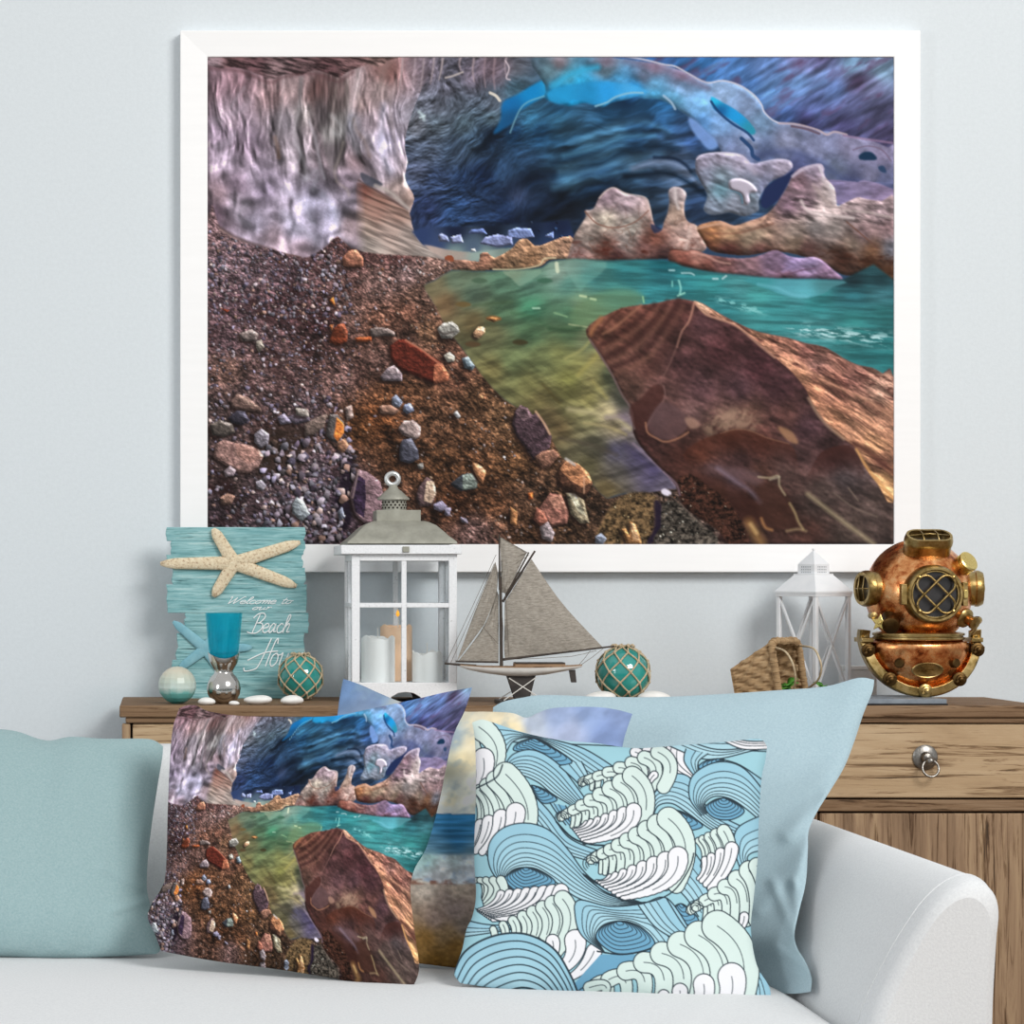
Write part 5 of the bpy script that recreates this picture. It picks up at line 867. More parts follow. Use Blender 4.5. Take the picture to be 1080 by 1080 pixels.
MB().lathe([(17.2*s,lz(525.5)),(17.2*s,lz(523.8)),(13*s,lz(520)),(9*s,lz(516)),(6*s,lz(514)),(4.5*s,lz(511)),(3.2*s,lz(509)),(0,lz(509))],40,Matrix.Translation((lx(419.5),yc,0))).build('vent_cap',m_zinc,ln,angle=.9)
m_nick=mottled('pale_nickel',[(.3,'c4c6c6'),(.7,'dfe1e1')],(40,40,40),1,.3,.6)
MB().tube([(lx(418.8)+6.4*s*math.cos(t),yc,lz(503)+6.4*s*math.sin(t)*.95) for t in [2*PI*k/36 for k in range(36)]],2.7*s,12,True).build('ring_handle',m_nick,ln)
# candles inside
m_wax=mottled('white_wax',[(.3,'f1efea'),(.7,'f8f6f2')],(30,30,10),1,.6,0,.2,60); m_peach=mottled('peach_wax',[(.3,'f0c29c'),(.7,'f7d4b4')],(30,30,8),1,.6,0,.2,60); m_wick=mottled('wick',[(.3,'d8d4cc'),(.7,'e8e4de')],(50,50,50),1,.8)
m,N,L,b=newmat('flame'); b.inputs['Base Color'].default_value=srgb('f2a83a'); b.inputs['Emission Color'].default_value=srgb('f5a52e'); b.inputs['Emission Strength'].default_value=.8; m_fl=m
zf=ZT+lz(721)+.0005
for (x0,x1,ty,dd,mt,lab,wx,wt,fl_) in ((381,416.5,672.5,5.275,m_wax,'wide white pillar candle at the left inside the big lantern',398,662,0),(401,434.6,661,5.345,m_peach,'tall peach pillar candle with a small flame at the back of the big lantern',419.5,650,1),(435,466.5,688.5,5.28,m_wax,'short white pillar candle at the right inside the big lantern',450,678,0)):
    s=dd/F; cx_=(x0+x1)/2; r=(x1-x0)/2*s; h=Z(ty,dd)-zf; base=Vector((X(cx_,dd),dd-DW,zf)); c=thing('candle',lab,'candle',base,0,'pillar candles in the big lantern')
    MB().lathe([(0,0),(r*.97,0),(r,.003),(r,h*.5),(r,h),(r*.93,h+.0005),(r*.82,h-.005),(0,h-.007)],40,None,lambda a,z:(.0035*math.sin(3*a+cx_)+.002*math.sin(7*a)) if z>h*.9 and z>h-.006 else 0).build('wax',mt,c,angle=.8)
    wxl=(wx-cx_)*s; hz=Z(wt,dd)-zf; MB().tube([(wxl,0,h-.009),(wxl+.0015,0,h+(hz-h)*.5),(wxl+.0005,0,hz)],.0011,8).build('wick',m_wick,c)
    if fl_: MB().lathe([(0,hz-.002),(.0036,hz+.002),(.0042,hz+.005),(.0028,hz+.010),(0,hz+.014)],16,Matrix.Translation((wxl,0,0))).build('flame',m_fl,c)
# ---------------------------------------------------------------- model sailboat
m_sail=mottled('grey_sailcloth',[(.3,'857e74'),(.7,'b3aba0')],(70,90,300),1.5,.95,0,.6,700); m_spar=mottled('dark_spar',[(.3,'2f2823'),(.7,'4b4038')],(60,60,60),1,.6); m_hull=mottled('off_white_hull',[(.3,'d5d1cb'),(.7,'e8e5e0')],(30,30,60),1,.5); m_deck=wood('deck_wood',[(.3,'8a6d52'),(.7,'b3967a')],'x',2); m_keel=mottled('dark_keel',[(.3,'2d2826'),(.7,'453e3a')],(40,40,40),1,.6); m_string=mottled('thin_cord',[(.3,'5a5048'),(.7,'6e6459')],(90,90,90),1,.9)
m_cordw=mottled('white_rod',[(.3,'cfcbc4'),(.7,'e2dfd9')],(90,90,90),1,.7)
d=5.145; by=base_y(d); B_,s,q_=frame_of(545,by,d); bt=thing('model_sailboat','model sailboat with grey cloth sails and a white hull between lantern and glass float','model boat',B_)
def bq(cx,cy,dy=0): return q_(460+cx/4.5,550+cy/4.5,dy)
# hull: stations along the length
st=[(110,682,688,.001),(150,686,703,.011),(220,690,718,.021),(330,692,733,.029),(430,692,735,.031),(520,691,727,.028),(600,689,712,.021),(660,686,700,.012),(692,683,690,.003)]
b=MB(); v=[];f=[];n=13
for cx,yt,yb_,hw in st:
    for k in range(n):
        t=PI*k/(n-1); a=bq(cx,yt); c=bq(cx,yb_); zz=a.z+(c.z-a.z)*math.sin(t)**.8; v.append((a.x,-hw*math.cos(t)*(1 if abs(math.cos(t))>.99 else 1),zz))
for j in range(len(st)-1):
    for k in range(n-1): f.append((j*n+k,j*n+k+1,(j+1)*n+k+1,(j+1)*n+k)[::-1])
f+= [tuple(range(n)),tuple(range((len(st)-1)*n,len(st)*n))[::-1]]
b.add(v,f).build('hull',m_hull,bt,angle=1.2)
b=MB(); v=[];f=[]
for cx,yt,yb_,hw in st: a=bq(cx,yt); v+=[(a.x,-hw*1.02,a.z),(a.x,hw*1.02,a.z),(a.x,-hw*1.02,a.z+.0022),(a.x,hw*1.02,a.z+.0022)]
for j in range(len(st)-1): k=4*j; f+=[(k+2,k+6,k+7,k+3),(k,k+1,k+5,k+4),(k,k+4,k+6,k+2),(k+1,k+3,k+7,k+5)]
f+=[(0,2,3,1),(4*len(st)-4,4*len(st)-3,4*len(st)-1,4*len(st)-2)]
b.add(v,f).build('deck',m_deck,bt,False)
a,c=bq(370,690),bq(608,672); MB().box(a.x,c.x,-.016,.016,a.z,c.z).build('cabin',m_deck,bt,True,.001)
a,c=bq(372,674),bq(606,668); MB().box(a.x,c.x,-.018,.018,a.z,c.z).build('cabin_roof',m_keel,bt,True,.0006)
pk=[bq(x,y) for x,y in ((332,728),(472,728),(440,850),(372,850))]; MB().prism([(p.x,p.z) for p in pk],-.006,.006).build('keel',m_keel,bt,True,.0015)
pk=[bq(x,y) for x,y in ((630,706),(660,703),(666,764),(640,764))]; MB().prism([(p.x,p.z) for p in pk],-.0025,.0025).build('rudder',m_keel,bt,True,.0008)
zb=0.
b=MB(); a,c=bq(300,850),bq(512,850); b.box(a.x,c.x,-.04,-.03,0,.008); b.box(a.x,c.x,.03,.04,0,.008)
for x in (a.x,c.x): b.box(x-.005,x+.005,-.04,.04,0,.008)
b.build('stand',m_keel,bt,True,.001)
b=MB(); 
for dy in (-.034,.034):
    for (x0,y0),(x1,y1) in (((340,742),(500,845)),((470,738),(310,846))): b.tube([bq(x0,y0,dy*.5),bq((x0+x1)/2,(y0+y1)/2,dy*.75),bq(x1,y1,dy)],.0011,6)
b.build('stand_rod',m_cordw,bt)
def spar(name,a,c,r,r2=None,dy=0): return MB().tube([bq(*a,dy),bq((a[0]+c[0])/2,(a[1]+c[1])/2,dy),bq(*c,dy)],[r,(r+(r2 or r))/2,r2 or r],10).build(name,m_spar,bt)
spar('mast',(310,690),(305,262),.0036,.0030); spar('topmast',(301,325),(298,62),.0024,.0013,-.004); spar('boom',(318,655),(846,592),.0028,.0018); spar('gaff',(316,382),(469,140),.0027,.0020); spar('topsail_yard',(330,352),(439,147),.0022,.0015,-.003); spar('bowsprit',(190,686),(40,674),.0030,.0020); spar('jib_boom',(92,664),(296,668),.0019,.0019)
def sail(name,rows,belly,mat=m_sail,nu=16,nv=16,dy=0):
    """rows: four corner curves (left edge and right edge, top to bottom), filled with a bellied cloth of real thickness"""
    l_=resample(rows[0],nv); r_=resample(rows[1],nv); co=np.zeros((2,nv,nu,3))
    for j in range(nv):
        for i in range(nu):
            u=i/(nu-1); p=l_[j]*(1-u)+r_[j]*u; be=belly*math.sin(PI*u)*math.sin(PI*(j+.5)/nv)**.7+.0010*math.sin(u*34+j*.5)+.0007*math.sin(u*19-j*.9)
            a=bq(p[0],p[1],dy-be); co[0,j,i]=a; co[1,j,i]=(a.x,a.y+.0008,a.z)
    b=MB(); k=nv*nu; v=co.reshape(-1,3).tolist(); f=[]
    for j in range(nv-1):
        for i in range(nu-1): q=j*nu+i; f+=[(q,q+nu,q+nu+1,q+1),(k+q,k+q+1,k+q+nu+1,k+q+nu)]
    bd=[(0,i) for i in range(nu)]+[(j,nu-1) for j in range(1,nv)]+[(nv-1,i) for i in range(nu-2,-1,-1)]+[(j,0) for j in range(nv-2,0,-1)]
    for t in range(len(bd)):
        a=bd[t][0]*nu+bd[t][1]; c=bd[(t+1)%len(bd)]; c=c[0]*nu+c[1]; f.append((a,c,k+c,k+a))
    return b.add(v,f).build(name,mat,bt,angle=1.2)
sail('mainsail',([(326,382),(324,500),(326,648)],[(452,178),(600,390),(790,596)]),.012)
sail('topsail',([(300,72),(305,160),(312,335)],[(430,148),(385,235),(332,345)]),.005,dy=-.002)
sail('jib',([(281,192),(185,425),(98,664)],[(292,240),(285,345),(228,490)]),.006)
sail('staysail',([(290,330),(226,500),(106,664)],[(298,350),(298,520),(297,664)]),.007,dy=.004)
b=MB()
for a,c in (((283,158),(45,672)),((274,200),(68,672)),((298,70),(436,150)),((304,240),(440,160)),((730,612),(676,680)),((790,604),(680,684)),((330,655),(640,640)),((640,640),(760,612)),((220,500),(292,580)),((305,190),(430,150)),((298,268),(325,640)),((322,268),(345,640))): b.tube([bq(*a,-.004),bq((a[0]+c[0])/2+1,(a[1]+c[1])/2+2,-.004),bq(*c,-.004)],.0005,5)
b.build('rigging',m_string,bt)
# ---------------------------------------------------------------- small white lantern with crossed bars
m_wm=mottled('white_enamel',[(.3,'e4e7ea'),(.7,'eef0f2')],(30,30,30),1,.4)
d=5.37; by=base_y(d); s=d/F; B_=P(858,by,d); l2=thing('lantern','small white metal lantern with crossed bars and a pyramid roof beside the diving helmet','lantern',B_,R(34))
hw=24.9*s; Hh=lambda y:(base_y(5.37)-y)*s
for i in (-1,1):
    for j in (-1,1): MB().box(i*hw-.0045,i*hw+.0045,j*hw-.0045,j*hw+.0045,.012,Hh(629)).build('post',m_wm,l2,True,.0008)
b=MB(); b.box(-hw-.006,hw+.006,-hw-.006,hw+.006,0,.012); b.build('base',m_wm,l2,True,.001)
b=MB(); b.box(-hw-.006,hw+.006,-hw-.006,hw+.006,Hh(629),Hh(626)); b.build('rim',m_wm,l2,True,.0008)
z0,z1=.014,Hh(629)
for ax in range(4):
    M=Matrix.Rotation(ax*PI/2,4,'Z'); b=MB(); 
    for sg_ in (-1,1): b.bar(M@Vector((-sg_*hw,-hw,z0)),M@Vector((sg_*hw,-hw,z1)),.0048,.005,M@Vector((0,1,0)))
    b.build('crossed_bars',m_wm,l2,True,.0004)
b=MB(); v=[];f=[]; pr_=[(hw*1.14,626),(hw*1.14,623.5),(hw*.58,606.5),(hw*.58,605)]
for k,y in pr_: v+=[(-k,-k,Hh(y)),(k,-k,Hh(y)),(k,k,Hh(y)),(-k,k,Hh(y))]
for j in range(3):
    for i in range(4): f.append((j*4+i,j*4+(i+1)%4,j*4+4+(i+1)%4,j*4+4+i))
f+=[(3,2,1,0),(12,13,14,15)]; b.add(v,f).build('roof',m_wm,l2,True,.0006,2,.3)
b=MB(); k=hw*.46; v=[(-k,-k,Hh(606)),(k,-k,Hh(606)),(k,k,Hh(606)),(-k,k,Hh(606)),(-k,-k,Hh(595)),(k,-k,Hh(595)),(k,k,Hh(595)),(-k,k,Hh(595)),(0,0,Hh(580))]
cu=b.add(v,[(3,2,1,0),(0,1,5,4),(1,2,6,5),(2,3,7,6),(3,0,4,7),(4,5,8),(5,6,8),(6,7,8),(7,4,8)]).build('cupola',m_wm,l2,True,.0006,2,.3)
MB().ball((0,0,Hh(579.5)),.003).build('finial',m_wm,l2)
m_hole=mottled('vent_shadow_grey',[(.3,'a3a7ab'),(.7,'b1b5b8')],(30,30,30),1,.8)
b=MB()
for ax in range(4):
    M=Matrix.Rotation(ax*PI/2,4,'Z')
    for i in range(6):
        for j in range(3): b.box((i-2.5)*.0048-.0012,(i-2.5)*.0048+.0012,-k-.0003,-k+.001,Hh(604.2-j*2.8),Hh(602.8-j*2.8),M)
b.build('vent_holes',m_hole,cu,False)
# ---------------------------------------------------------------- tipped wicker basket
m,N,L,b=newmat('woven_rush'); n1=noise(N,L,coords(N,L,(40,40,220)),1.,4); L.new(ramp(N,L,n1,[(.25,'7b6142'),(.5,'a88a65'),(.78,'c6ab86')]),b.inputs['Base Color']); b.inputs['Roughness'].default_value=.9; bump(N,L,b,n1,.5,.002); m_rush=m
d=5.2; base=Vector((X(812,5.2),5.2-DW,ZT)); bk=thing('basket','small woven rush basket tipped on its side with leaves at its mouth','basket',base)
def bp(px,py,dd): return P(px,py,dd)-base
mouth=[bp(813,677,5.13),bp(841,676,5.22),bp(850,737.2,5.245),bp(823,739.4,5.14)]; tail=[bp(770,706,5.17),bp(796,705,5.27),bp(800,737.2,5.28),bp(776,739.2,5.18)]
rx=bp(812,740,5.1).x
def panel(a,b_,c,e,nx,nz,amp,wu,wv,name):
    """woven wall between four corners; strands over and under"""
    nu,nv=nx,nz; nrm=(b_-a).cross(e-a).normalized(); out=[]
    for j in range(nv):
        for i in range(nu):
            u,v_=i/(nu-1),j/(nv-1); p=(a*(1-u)+b_*u)*(1-v_)+(e*(1-u)+c*u)*v_; ed=min(1,min(u,1-u,v_,1-v_)*12)
            hh=amp*(math.sin(u*wu*PI)*(1 if int(v_*wv)%2 else -1)+.6*abs(math.sin(v_*wv*PI)))*ed; out.append(p+nrm*hh)
    return np.array([tuple(p) for p in out]).reshape(nv,nu,3)
walls=[(mouth[0],tail[0],tail[3],mouth[3]),(mouth[1],tail[1],tail[0],mouth[0]),(mouth[2],tail[2],tail[1],mouth[1]),(mouth[3],tail[3],tail[2],mouth[2]),(tail[0],tail[1],tail[2],tail[3])]
b=MB()
for k,(a,b_,c,e) in enumerate(walls):
    co=panel(a,b_,c,e,60,48,.0028,6,8,'w'); inn=co.copy(); nrm=(b_-a).cross(e-a).normalized(); inn=inn-np.array(nrm)*.0045
    nv,nu=co.shape[:2]
    for arr,fl in ((co,0),(inn,1)):
        f=[]
        for j in range(nv-1):
            for i in range(nu-1): q=j*nu+i; f.append((q,q+1,q+nu+1,q+nu) if not fl else (q,q+nu,q+nu+1,q+1))
        b.add(arr.reshape(-1,3).tolist(),f)
b.build('woven_body',m_rush,bk,angle=2)
rim=[]; cc=sum(mouth,Vector())/4
for k in range(4):
    a,c=mouth[k],mouth[(k+1)%4]
    for t in (.12,.5,.88): rim.append(a+(c-a)*t)
rp_=[Vector(p) for p in spline([tuple(p) for p in rim],5,True)]
MB().tube(rp_,.0078,10,True).build('rim',m_rush,bk,angle=2)
b=MB()
for k in range(0,len(rp_)):
    t=(rp_[(k+1)%len(rp_)]-rp_[k]).normalized(); x=t.cross(Vector((1,-1,0))).normalized(); y=x.cross(t)
    if k%2==0: b.tube([rp_[k]+(x*math.cos(a)+y*math.sin(a))*.0082 for a in [2*PI*j/10 for j in range(10)]],.0011,5,True)
b.build('rim_binding',m_rush,bk,angle=2)
b=MB()
for u in (.3,.36): 
    a=mouth[0]*(1-u)+tail[0]*u; c=mouth[3]*(1-u)+tail[3]*u; o_=(mouth[0]-mouth[3]).cross(tail[0]-mouth[0]).normalized()*-.003
    b.tube([a+o_,(a+c)/2+o_,c+o_],.002,6)
b.build('stake',m_rush,bk)
h1=[bp(814,682,5.15),bp(828,687,5.08),bp(836,700,5.07),bp(839,716,5.085),bp(836,727,5.12),bp(826,737,5.16)]; h2=[bp(843,681,5.21),bp(858,684,5.15),bp(865,697,5.13),bp(866,708,5.135),bp(862,718,5.16),bp(851,727,5.22)]
for h in (h1,h2): MB().tube(spline([tuple(p) for p in h],8),.0021,8).build('handle',m_rope,bk,angle=2)
m_leaf=mottled('green_leaf',[(.3,'2f6a22'),(.7,'5e9b3a')],(60,60,60),1,.45)
def leaf(b,p,dirv,up,l,w):
    d_=Vector(dirv).normalized(); u=Vector(up); x=d_.cross(u).normalized(); u=x.cross(d_); n=7; v=[]; f=[]
    for k in range(n):
        t=k/(n-1); c=Vector(p)+d_*l*t+u*(.18*l*math.sin(t*PI)); ww=w*math.sin(PI*min(.98,t*.9+.06))**.8
        for e in (-1,0,1): v.append(c+x*ww*e+u*(abs(e)*.25*ww))
        for e in (-1,0,1): v.append(c+x*ww*e+u*(abs(e)*.25*ww)-u*.0007)
    for k in range(n-1):
        o=k*6; f+=[(o,o+1,o+7,o+6),(o+1,o+2,o+8,o+7),(o+3,o+9,o+10,o+4),(o+4,o+10,o+11,o+5),(o,o+6,o+9,o+3),(o+2,o+5,o+11,o+8)]
    f+=[(0,3,4,1),(1,4,5,2),(n*6-6,n*6-5,n*6-2,n*6-3),(n*6-5,n*6-4,n*6-1,n*6-2)]; b.add(v,f)
def sprig(px,py,dd,n,ln_,label,seed):
    g=random.Random(seed); base2=Vector((X(px,dd),dd-DW,ZT+.0005)); t=thing('leaf_sprig',label,'leaf sprig',base2,0,'leaf sprigs at the basket'); hz=Z(py,dd)-ZT
    stem=[(0,0,.001),(.002,0,hz*.5),(.004,-.004,hz)]; MB().tube(spline(stem,5),.0012,6).build('stem',m_leaf,t)
    for k in range(n):
        a=k*2.4+g.random(); b=MB(); leaf(b,(.001+.003*k/n,-.002,hz*(.4+.6*k/n)),(math.cos(a),math.sin(a)-.4,g.uniform(-.2,.5)),(0,-.3,1),ln_*g.uniform(.8,1.2),ln_*.34); b.build('leaf',m_leaf,t,angle=2)
sprig(829,721,5.17,9,.026,'sprig of green leaves inside the mouth of the tipped basket',2); sprig(866,725,5.17,8,.024,'sprig of green leaves right of the basket in front of the small lantern',5)
# ---------------------------------------------------------------- box behind and flat board under the helmet
m_ribw=mottled('ribbed_white',[(.3,'d9dad9'),(.7,'e6e7e6')],(6,6,6),1,.7)
d=5.40; B_=P(908,base_y(d),d); bxw=thing('storage_box','low ribbed white box against the wall behind the diving helmet','box',B_); s=d/F; h=(base_y(d)-702.5)*s
MB().box(-17*s,17*s,0,.05,0,h-.008).build('box_body',m_ribw,bxw,True,.002); MB().box(-18*s,18*s,-.002,.052,h-.008,h).build('lid',m_ribw,bxw,True,.001)
b=MB()
for k in range(17): b.box((-16+2*k-.5)*s,(-16+2*k+.5)*s,-.0012,.0002,.003,h-.009)
b.build('ribs',m_ribw,bxw,True)
m_slate=mottled('blue_grey_slate',[(.3,'6f7780'),(.7,'89929b')],(30,30,30),1,.5); m_blk=mottled('plain_black',[(.3,'141416'),(.7,'222225')],(30,30,30),1,.8)
d=5.075; x0,x1=X(896,d),X(1000,d); tr=thing('board','thin blue grey tray with a black base under the diving helmet','board',((x0+x1)/2,d-DW+.11,ZT)); hw=(x1-x0)/2  # thin flat board, a blue grey layer over a black one
MB().box(-hw,hw,-.11,.09,0,.003).build('base',m_blk,tr,True,.0006); MB().box(-hw+.002,hw-.002,-.108,.088,.003,.0125).build('slab',m_slate,tr,True,.001)
# ---------------------------------------------------------------- diving helmet
def metal(name,stops,rough,nscale=14,bmp=.15):
    m,N,L,b=newmat(name); n=noise(N,L,coords(N,L,(nscale,)*3),1.,8,.72,.3); L.new(ramp(N,L,n,stops),b.inputs['Base Color']); b.inputs['Metallic'].default_value=1
    mr=N.new('ShaderNodeMapRange'); mr.inputs['To Min'].default_value=rough-.1; mr.inputs['To Max'].default_value=rough+.16; L.new(noise(N,L,coords(N,L,(60,60,60)),1,5,.7),mr.inputs['Value']); L.new(mr.outputs[0],b.inputs['Roughness']); bump(N,L,b,noise(N,L,coords(N,L,(90,90,90)),1,4),bmp,.001); return m
m_cop=metal('aged_copper',[(.34,'64301a'),(.43,'c06f40'),(.54,'eda66c'),(.70,'fbd09c')],.25,34); m_brs=metal('aged_brass',[(.32,'5e4c2a'),(.46,'a38955'),(.72,'d3ba86')],.30,40); m_brl=metal('bright_brass',[(.3,'d9bd6a'),(.7,'ecd690')],.25,20); m_dkb=metal('dark_bronze',[(.3,'3a2a18'),(.7,'6b5230')],.4,30)
m_dark=mottled('dark_port_glass',[(.3,'2b2a2b'),(.7,'3a3839')],(20,20,20),1,.15,0,0,60,3,.6)
d=5.205; by=base_y(d)-.0125*F/d; s=d/F; B_=Vector((X(968.5,d),d-DW,ZT+.0125)); he=thing('diving_helmet','copper and brass diving helmet with barred round windows at the right end','diving helmet',B_); by2=by
K=s/5.4
def hx(cx): return (cx-478)*K
def hz(cy): return (992-cy)*K
cz=hz(400); rs=305*K
# dome
b=MB(); prof=[]
for k in range(26):
    t=PI*.5-k*(PI*.5+R(50))/25; prof.append((rs*math.cos(t)*1.0,cz+rs*math.sin(t)*1.0))
prof=prof[::-1]; prof=[(p[0]*.97,p[1]) for p in prof]; prof.insert(0,(rs*.74,hz(640)))
b.lathe([(max(r_,1e-7) if i<len(prof)-1 else 0,z_) for i,(r_,z_) in enumerate(prof)],72); b.build('helmet_dome',m_cop,he,angle=1.)
# neck ring
b=MB(); rn=253*K
b.lathe([(rn*.9,hz(672)),(rn*.97,hz(668)),(rn,hz(664)),(rn,hz(654)),(rn*.965,hz(650)),(rn*.965,hz(646)),(rn,hz(643)),(rn,hz(632)),(rn*.96,hz(628)),(rn*.88,hz(624))],72); b.build('neck_ring',m_brs,he,angle=.9)
# breastplate: a bowl, flattened front to back
b=MB(); prof=[]
for k in range(22):
    t=-PI/2+k*(PI/2)/21; prof.append((286*K*math.cos(t),hz(700)+258*K*math.sin(t)))
prof[0]=(0,prof[0][1]); prof+=[(278*K,hz(685)),(262*K,hz(676)),(236*K,hz(668)),(220*K,hz(662))]
b.lathe(prof,72,Matrix.Scale(.74,4,(0,1,0))); bp_=b.build('breastplate',m_cop,he,angle=1.)
# collar roll at the top of the breastplate
b=MB(); b.tube([((205*K)*math.sin(t),-(168*K)*math.cos(t)-.002,hz(728)+(1-math.cos(t))*36*K) for t in [R(-88+176*k/30) for k in range(31)]],[8*K+3*K*math.sin(PI*k/30) for k in range(31)],10); b.build('collar_roll',m_cop,he)
# flange: U shaped brass band
b=MB(); v=[];f=[]; n=48; ri,ro=1.,1.
for k in range(n+1):
    t=R(-187+194*k/n); c_,s2=math.cos(t),math.sin(t); y0=-128*K*(.35+.65*abs(s2)**.8)
    for (rx_,rz_,yy) in ((288,282,y0+12*K),(292,288,y0-6*K),(338,334,y0-2*K),(346,341,y0+8*K),(346,341,y0+70*K),(288,282,y0+62*K)):
        v.append((rx_*K*c_,yy,hz(651)+rz_*K*s2))
for k in range(n):
    for j in range(6): f.append((k*6+j,k*6+(j+1)%6,(k+1)*6+(j+1)%6,(k+1)*6+j))
f+=[tuple(range(6))[::-1],tuple(n*6+j for j in range(6))]
fl=b.add(v,f).build('flange',m_brs,he,True,.0008,2,.5)
def fl_y(t): return -128*K*(.35+.65*abs(math.sin(t))**.8)
for cx,cy in ((172,728),(282,890),(478,955),(676,890),(790,724)):
    x,z=hx(cx),hz(cy); y=-128*K*(.35+.65*min(1,max(0,(hz(651)-z)/(312*K)))**.8)-.001; M=Matrix.Translation((x,y,z))@Matrix.Rotation(PI/2,4,'X'); b=MB()
    b.lathe([(40*K,-.002),(40*K,.003),(30*K,.005),(24*K,.005),(24*K,.010),(14*K,.011),(12*K,.016),(0,.017)],28,M)
    for a in (0,PI): b.bar(Vector((x,y-.010,z)),Vector((x+34*K*math.cos(a+.5),y-.012,z+34*K*math.sin(a+.5))),.004,.004,(0,1,0))
    b.build('wing_nut',m_dkb if cx!=478 else m_brs,fl,True,.0004)
for sg_ in (-1,1):
    x=hx(478+sg_*310); b=MB(); b.box(x-34*K,x+34*K,-.030,.03,hz(682),hz(656)); b.lathe([(24*K,hz(656)),(24*K,hz(642)),(18*K,hz(638)),(0,hz(638))],20,Matrix.Translation((x,-.012,0))); b.build('strap_block',m_brs,he,True,.0012)
    b=MB(); x=hx(478+sg_*152); M=Matrix.Translation((x,-.735*math.sqrt(max(0,(286*K)**2*(1-((hz(700)-hz(798))/(258*K))**2)-x*x)),hz(798)))@Matrix.Rotation(sg_*R(24),4,'Z')@Matrix.Rotation(PI/2,4,'X'); b.lathe([(27*K,-.006),(27*K,.008),(22*K,.010),(0,.010)],24,M); b.build('stud',m_dkb,bp_,True)
# name plate (raised oval with worn relief)
zc_=hz(834); ypl=-.74*math.sqrt((286*K)**2*(1-((hz(700)-zc_)/(258*K))**2)); M=Matrix.Translation((hx(476),ypl+.003,zc_))@Matrix.Rotation(R(20),4,'X')@Matrix.Rotation(PI/2,4,'X')@Matrix.Scale(.52,4,(0,1,0))
pl=MB().lathe([(90*K,-.006),(90*K,.003),(84*K,.0045),(78*K,.0035),(0,.0035)],48,M).build('name_plate',m_brs,bp_,angle=.6)
b=MB()
for k in range(15):
    a=R(20+140*k/14); p=M@Vector((62*K*math.cos(a),62*K*math.sin(a),.0040)); p2=M@Vector((74*K*math.cos(a),74*K*math.sin(a),.0040)); b.tube([p,p2],.0004,5)
for k in range(3): b.tube([M@Vector(((-34+12*k)*K,(4-24*k)*K,.004)),M@Vector(((34-12*k)*K,(4-24*k)*K,.004))],.0005,5)
b.build('worn_relief',m_dkb,pl)
# front window
yf_=-rs*.985; M=Matrix.Translation((hx(478),yf_,hz(410)))@Matrix.Rotation(PI/2,4,'X')
fw=MB().lathe([(166*K,-.03),(166*K,-.006),(158*K,.006),(150*K,.010),(138*K,.010),(132*K,.007),(126*K,.007),(124*K,.002),(124*K,-.01)],64,M).build('window_ring',m_brs,he,angle=.6)
MB().lathe([(125*K,-.002),(125*K,.001),(0,.001)],56,M).build('port_glass',m_dark,fw)
b=MB()
for sg_ in (-1,1):
    pts=[]; Lh,Rr=80*K,48*K; n=14
    for k in range(n+1): a=-PI/2+PI*k/n; pts.append((Lh+Rr*math.cos(a),Rr*math.sin(a)))
    for k in range(n+1): a=PI/2+PI*k/n; pts.append((-Lh+Rr*math.cos(a),Rr*math.sin(a)))
    ca,sa=math.cos(sg_*PI/4),math.sin(sg_*PI/4); b.tube([M@Vector((x*ca-y*sa,x*sa+y*ca,.012+.0012*sg_)) for x,y in pts],.0026,8,True)
b.build('window_guard',m_brs,fw,angle=2)
for a in (PI/4,3*PI/4,5*PI/4,7*PI/4): MB().lathe([(9*K,.004),(9*K,.016),(0,.017)],12,M@Matrix.Translation((133*K*math.cos(a),133*K*math.sin(a),0))).build('guard_bolt',m_brs,fw)
MB().box(hx(290),hx(322),yf_-.006,yf_+.012,hz(468),hz(352)).build('hinge',m_brs,fw,True,.001); MB().box(hx(632),hx(660),yf_-.006,yf_+.014,hz(475),hz(342)).build('hinge',m_brs,fw,True,.001); MB().box(hx(632),hx(656),yf_-.012,yf_-.004,hz(432),hz(386)).build('latch',m_brl,fw,True,.001)
# side and top windows
def stadium(a,r,n=12):
    o=[]
    for k in range(n+1): t=-PI/2+PI*k/n; o.append((a+r*math.cos(t),r*math.sin(t)))
    for k in range(n+1): t=PI/2+PI*k/n; o.append((-a+r*math.cos(t),r*math.sin(t)))
    return o
def port(M,a,r,h,name):
    """barred window: local z points outwards"""
    o=stadium(a,r); v=[];f=[]; prof=[(1.06,-.02),(1.06,h*.55),(1.12,h*.6),(1.12,h*.78),(1.0,h),(.80,h),(.76,h*.9),(.76,h*.6)]; n=len(o)
    for k_,z in prof: v+=[(x*k_ if a==0 else (math.copysign(a,x) if abs(x)>a else x)+((x-math.copysign(a,x))*k_ if abs(x)>a else 0)+(0),y*k_,z) for x,y in o]
    for j in range(len(prof)-1):
        for i in range(n): f.append((j*n+i,j*n+(i+1)%n,(j+1)*n+(i+1)%n,(j+1)*n+i))
    w=MB().add(v,f,M).build(name,m_brs,he,angle=.6)
    MB().add([(x*.9,y*.78,h*.62) for x,y in o],[tuple(range(n))],M).build('port_glass',m_dark,w,False)
    b=MB(); aa=a+r*.82
    for t in (-.36,.36): b.tube([M@Vector((t*aa*1.0,-r*.85,h*.97)),M@Vector((t*aa,0,h*1.08)),M@Vector((t*aa,r*.85,h*.97))],.0015,7)
    b.tube([M@Vector((-aa,0,h*.97)),M@Vector((0,0,h*1.06)),M@Vector((aa,0,h*.97))],.0015,7); b.build('window_guard',m_brs,w,angle=2)
    return w
M=Matrix.Translation((hx(478),-.052,hz(205)+.006))@Matrix.Rotation(R(31),4,'X'); port(M,62*K,66*K,130*K,'top_window')
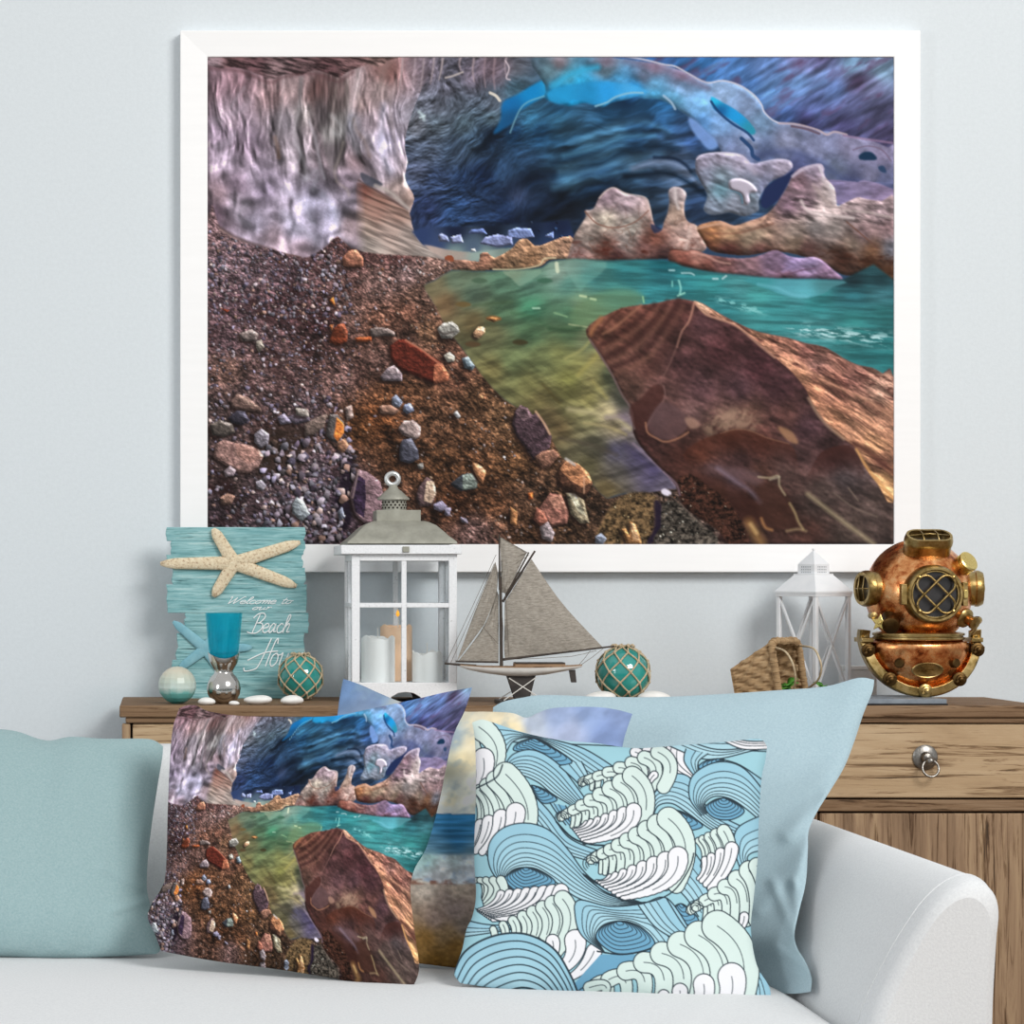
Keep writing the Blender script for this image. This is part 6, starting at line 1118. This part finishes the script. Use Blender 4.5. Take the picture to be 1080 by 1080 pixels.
for sg_ in (-1,1):
    M=Matrix.Translation((hx(478)+sg_*244*K,-.018,hz(378)))@Matrix.Rotation(-sg_*R(11),4,'Z')@Matrix.Rotation(sg_*PI/2,4,'Y')@Matrix.Rotation(PI/2,4,'Z'); port(M,8*K,92*K,100*K,'side_window')
# fittings
def fitting(name,cx,cy,ang_up,ang_side,prof,mat,out=.0):
    dv=Vector((hx(cx),0,hz(cy)-cz)); yy=-math.sqrt(max(1e-5,rs*rs*.94-dv.x**2-dv.z**2)); p=Vector((dv.x,yy+out,hz(cy))); M=Matrix.Translation(p)@Matrix.Rotation(R(ang_side),4,'Z')@Matrix.Rotation(PI/2-R(ang_up),4,'X'); return MB().lathe(prof,32,M).build(name,mat,he,angle=.6),M
fitting('exhaust_cap',672,252,28,30,[(58*K,-.012),(58*K,.012),(50*K,.013),(50*K,.016),(60*K,.018),(60*K,.022),(52*K,.024),(0,.024)],m_brl)
fitting('air_inlet',282,552,-25,-22,[(58*K,-.01),(50*K,.004),(42*K,.01),(42*K,.022),(48*K,.024),(48*K,.030),(30*K,.034),(0,.034)],m_dkb)
fitting('spit_cock',686,540,-22,28,[(56*K,-.01),(56*K,.006),(46*K,.010),(30*K,.012),(30*K,.026),(36*K,.028),(36*K,.034),(0,.036)],m_brs)
b=MB(); M=Matrix.Translation((hx(206),-.068,hz(570)))@Matrix.Rotation(R(-25),4,'Z')@Matrix.Rotation(R(6),4,'Y')
st5=[]
for k in range(10): a=PI/2+PI*k/5; r_=52*K if k%2==0 else 24*K; st5.append((r_*math.cos(a),r_*math.sin(a)))
b.prism(st5,-.004,.004,M); b.lathe([(10*K,-.012),(10*K,.05)],16,M@Matrix.Rotation(-PI/2,4,'X')); b.build('valve_star',m_brl,he,True,.001)
b=MB(); b.lathe([(20*K,-.008),(20*K,.012),(0,.013)],20,Matrix.Translation((hx(182),-.045,hz(530)))@Matrix.Rotation(PI/2,4,'X')); b.lathe([(22*K,-.01),(22*K,.006),(14*K,.010),(0,.010)],20,Matrix.Translation((hx(762),-.06,hz(556)))@Matrix.Rotation(PI/2,4,'X')); b.tube([(hx(700),-.085,hz(556)),(hx(735),-.075,hz(556)),(hx(762),-.06,hz(556)),(hx(752),-.05,hz(610)),(hx(738),-.045,hz(628))],14*K,10); b.build('valve_pipe',m_brs,he,angle=.8)
# ================================================================ light
wd=bpy.data.worlds.new('world'); SC.world=wd; wd.use_nodes=True; N=wd.node_tree.nodes; L=wd.node_tree.links
bg=N['Background']; tc=N.new('ShaderNodeTexCoord'); sp=N.new('ShaderNodeSeparateXYZ'); L.new(tc.outputs['Generated'],sp.inputs[0])
mr=N.new('ShaderNodeMapRange'); mr.inputs['From Min'].default_value=-1; mr.inputs['From Max'].default_value=1; L.new(sp.outputs['Z'],mr.inputs['Value'])
rp=ramp(N,L,mr.outputs[0],[(.0,'5a5450'),(.44,'a09e9a'),(.53,'e6e9eb'),(1.,'ffffff')]); L.new(rp,bg.inputs['Color']); bg.inputs['Strength'].default_value=.68
def area(name,loc,target,sx,sy,power,col=(1,1,1)):
    l=bpy.data.lights.new(name,'AREA'); l.shape='RECTANGLE'; l.size=sx; l.size_y=sy; l.energy=power; l.color=col
    o=bpy.data.objects.new(name,l); COL.objects.link(o); o.location=loc; o.rotation_euler=(Vector(target)-Vector(loc)).to_track_quat('-Z','Y').to_euler(); return o
area('key_light',(3.6,-6.0,4.6),(.6,0,1.2),2.8,2.2,330,(1,.985,.96))  # broad soft key from the upper right; no window stands there
area('added_side_softbox',(-3.6,-4.2,1.9),(.6,-.3,.9),1.2,1.8,48,(.97,.985,1))  # added softbox that brightens metal and glass from the left, not a real window
vs=SC.view_settings; vs.view_transform='Standard'; vs.look='None'; vs.gamma=1; vs.use_curve_mapping=False; vs.exposure=0
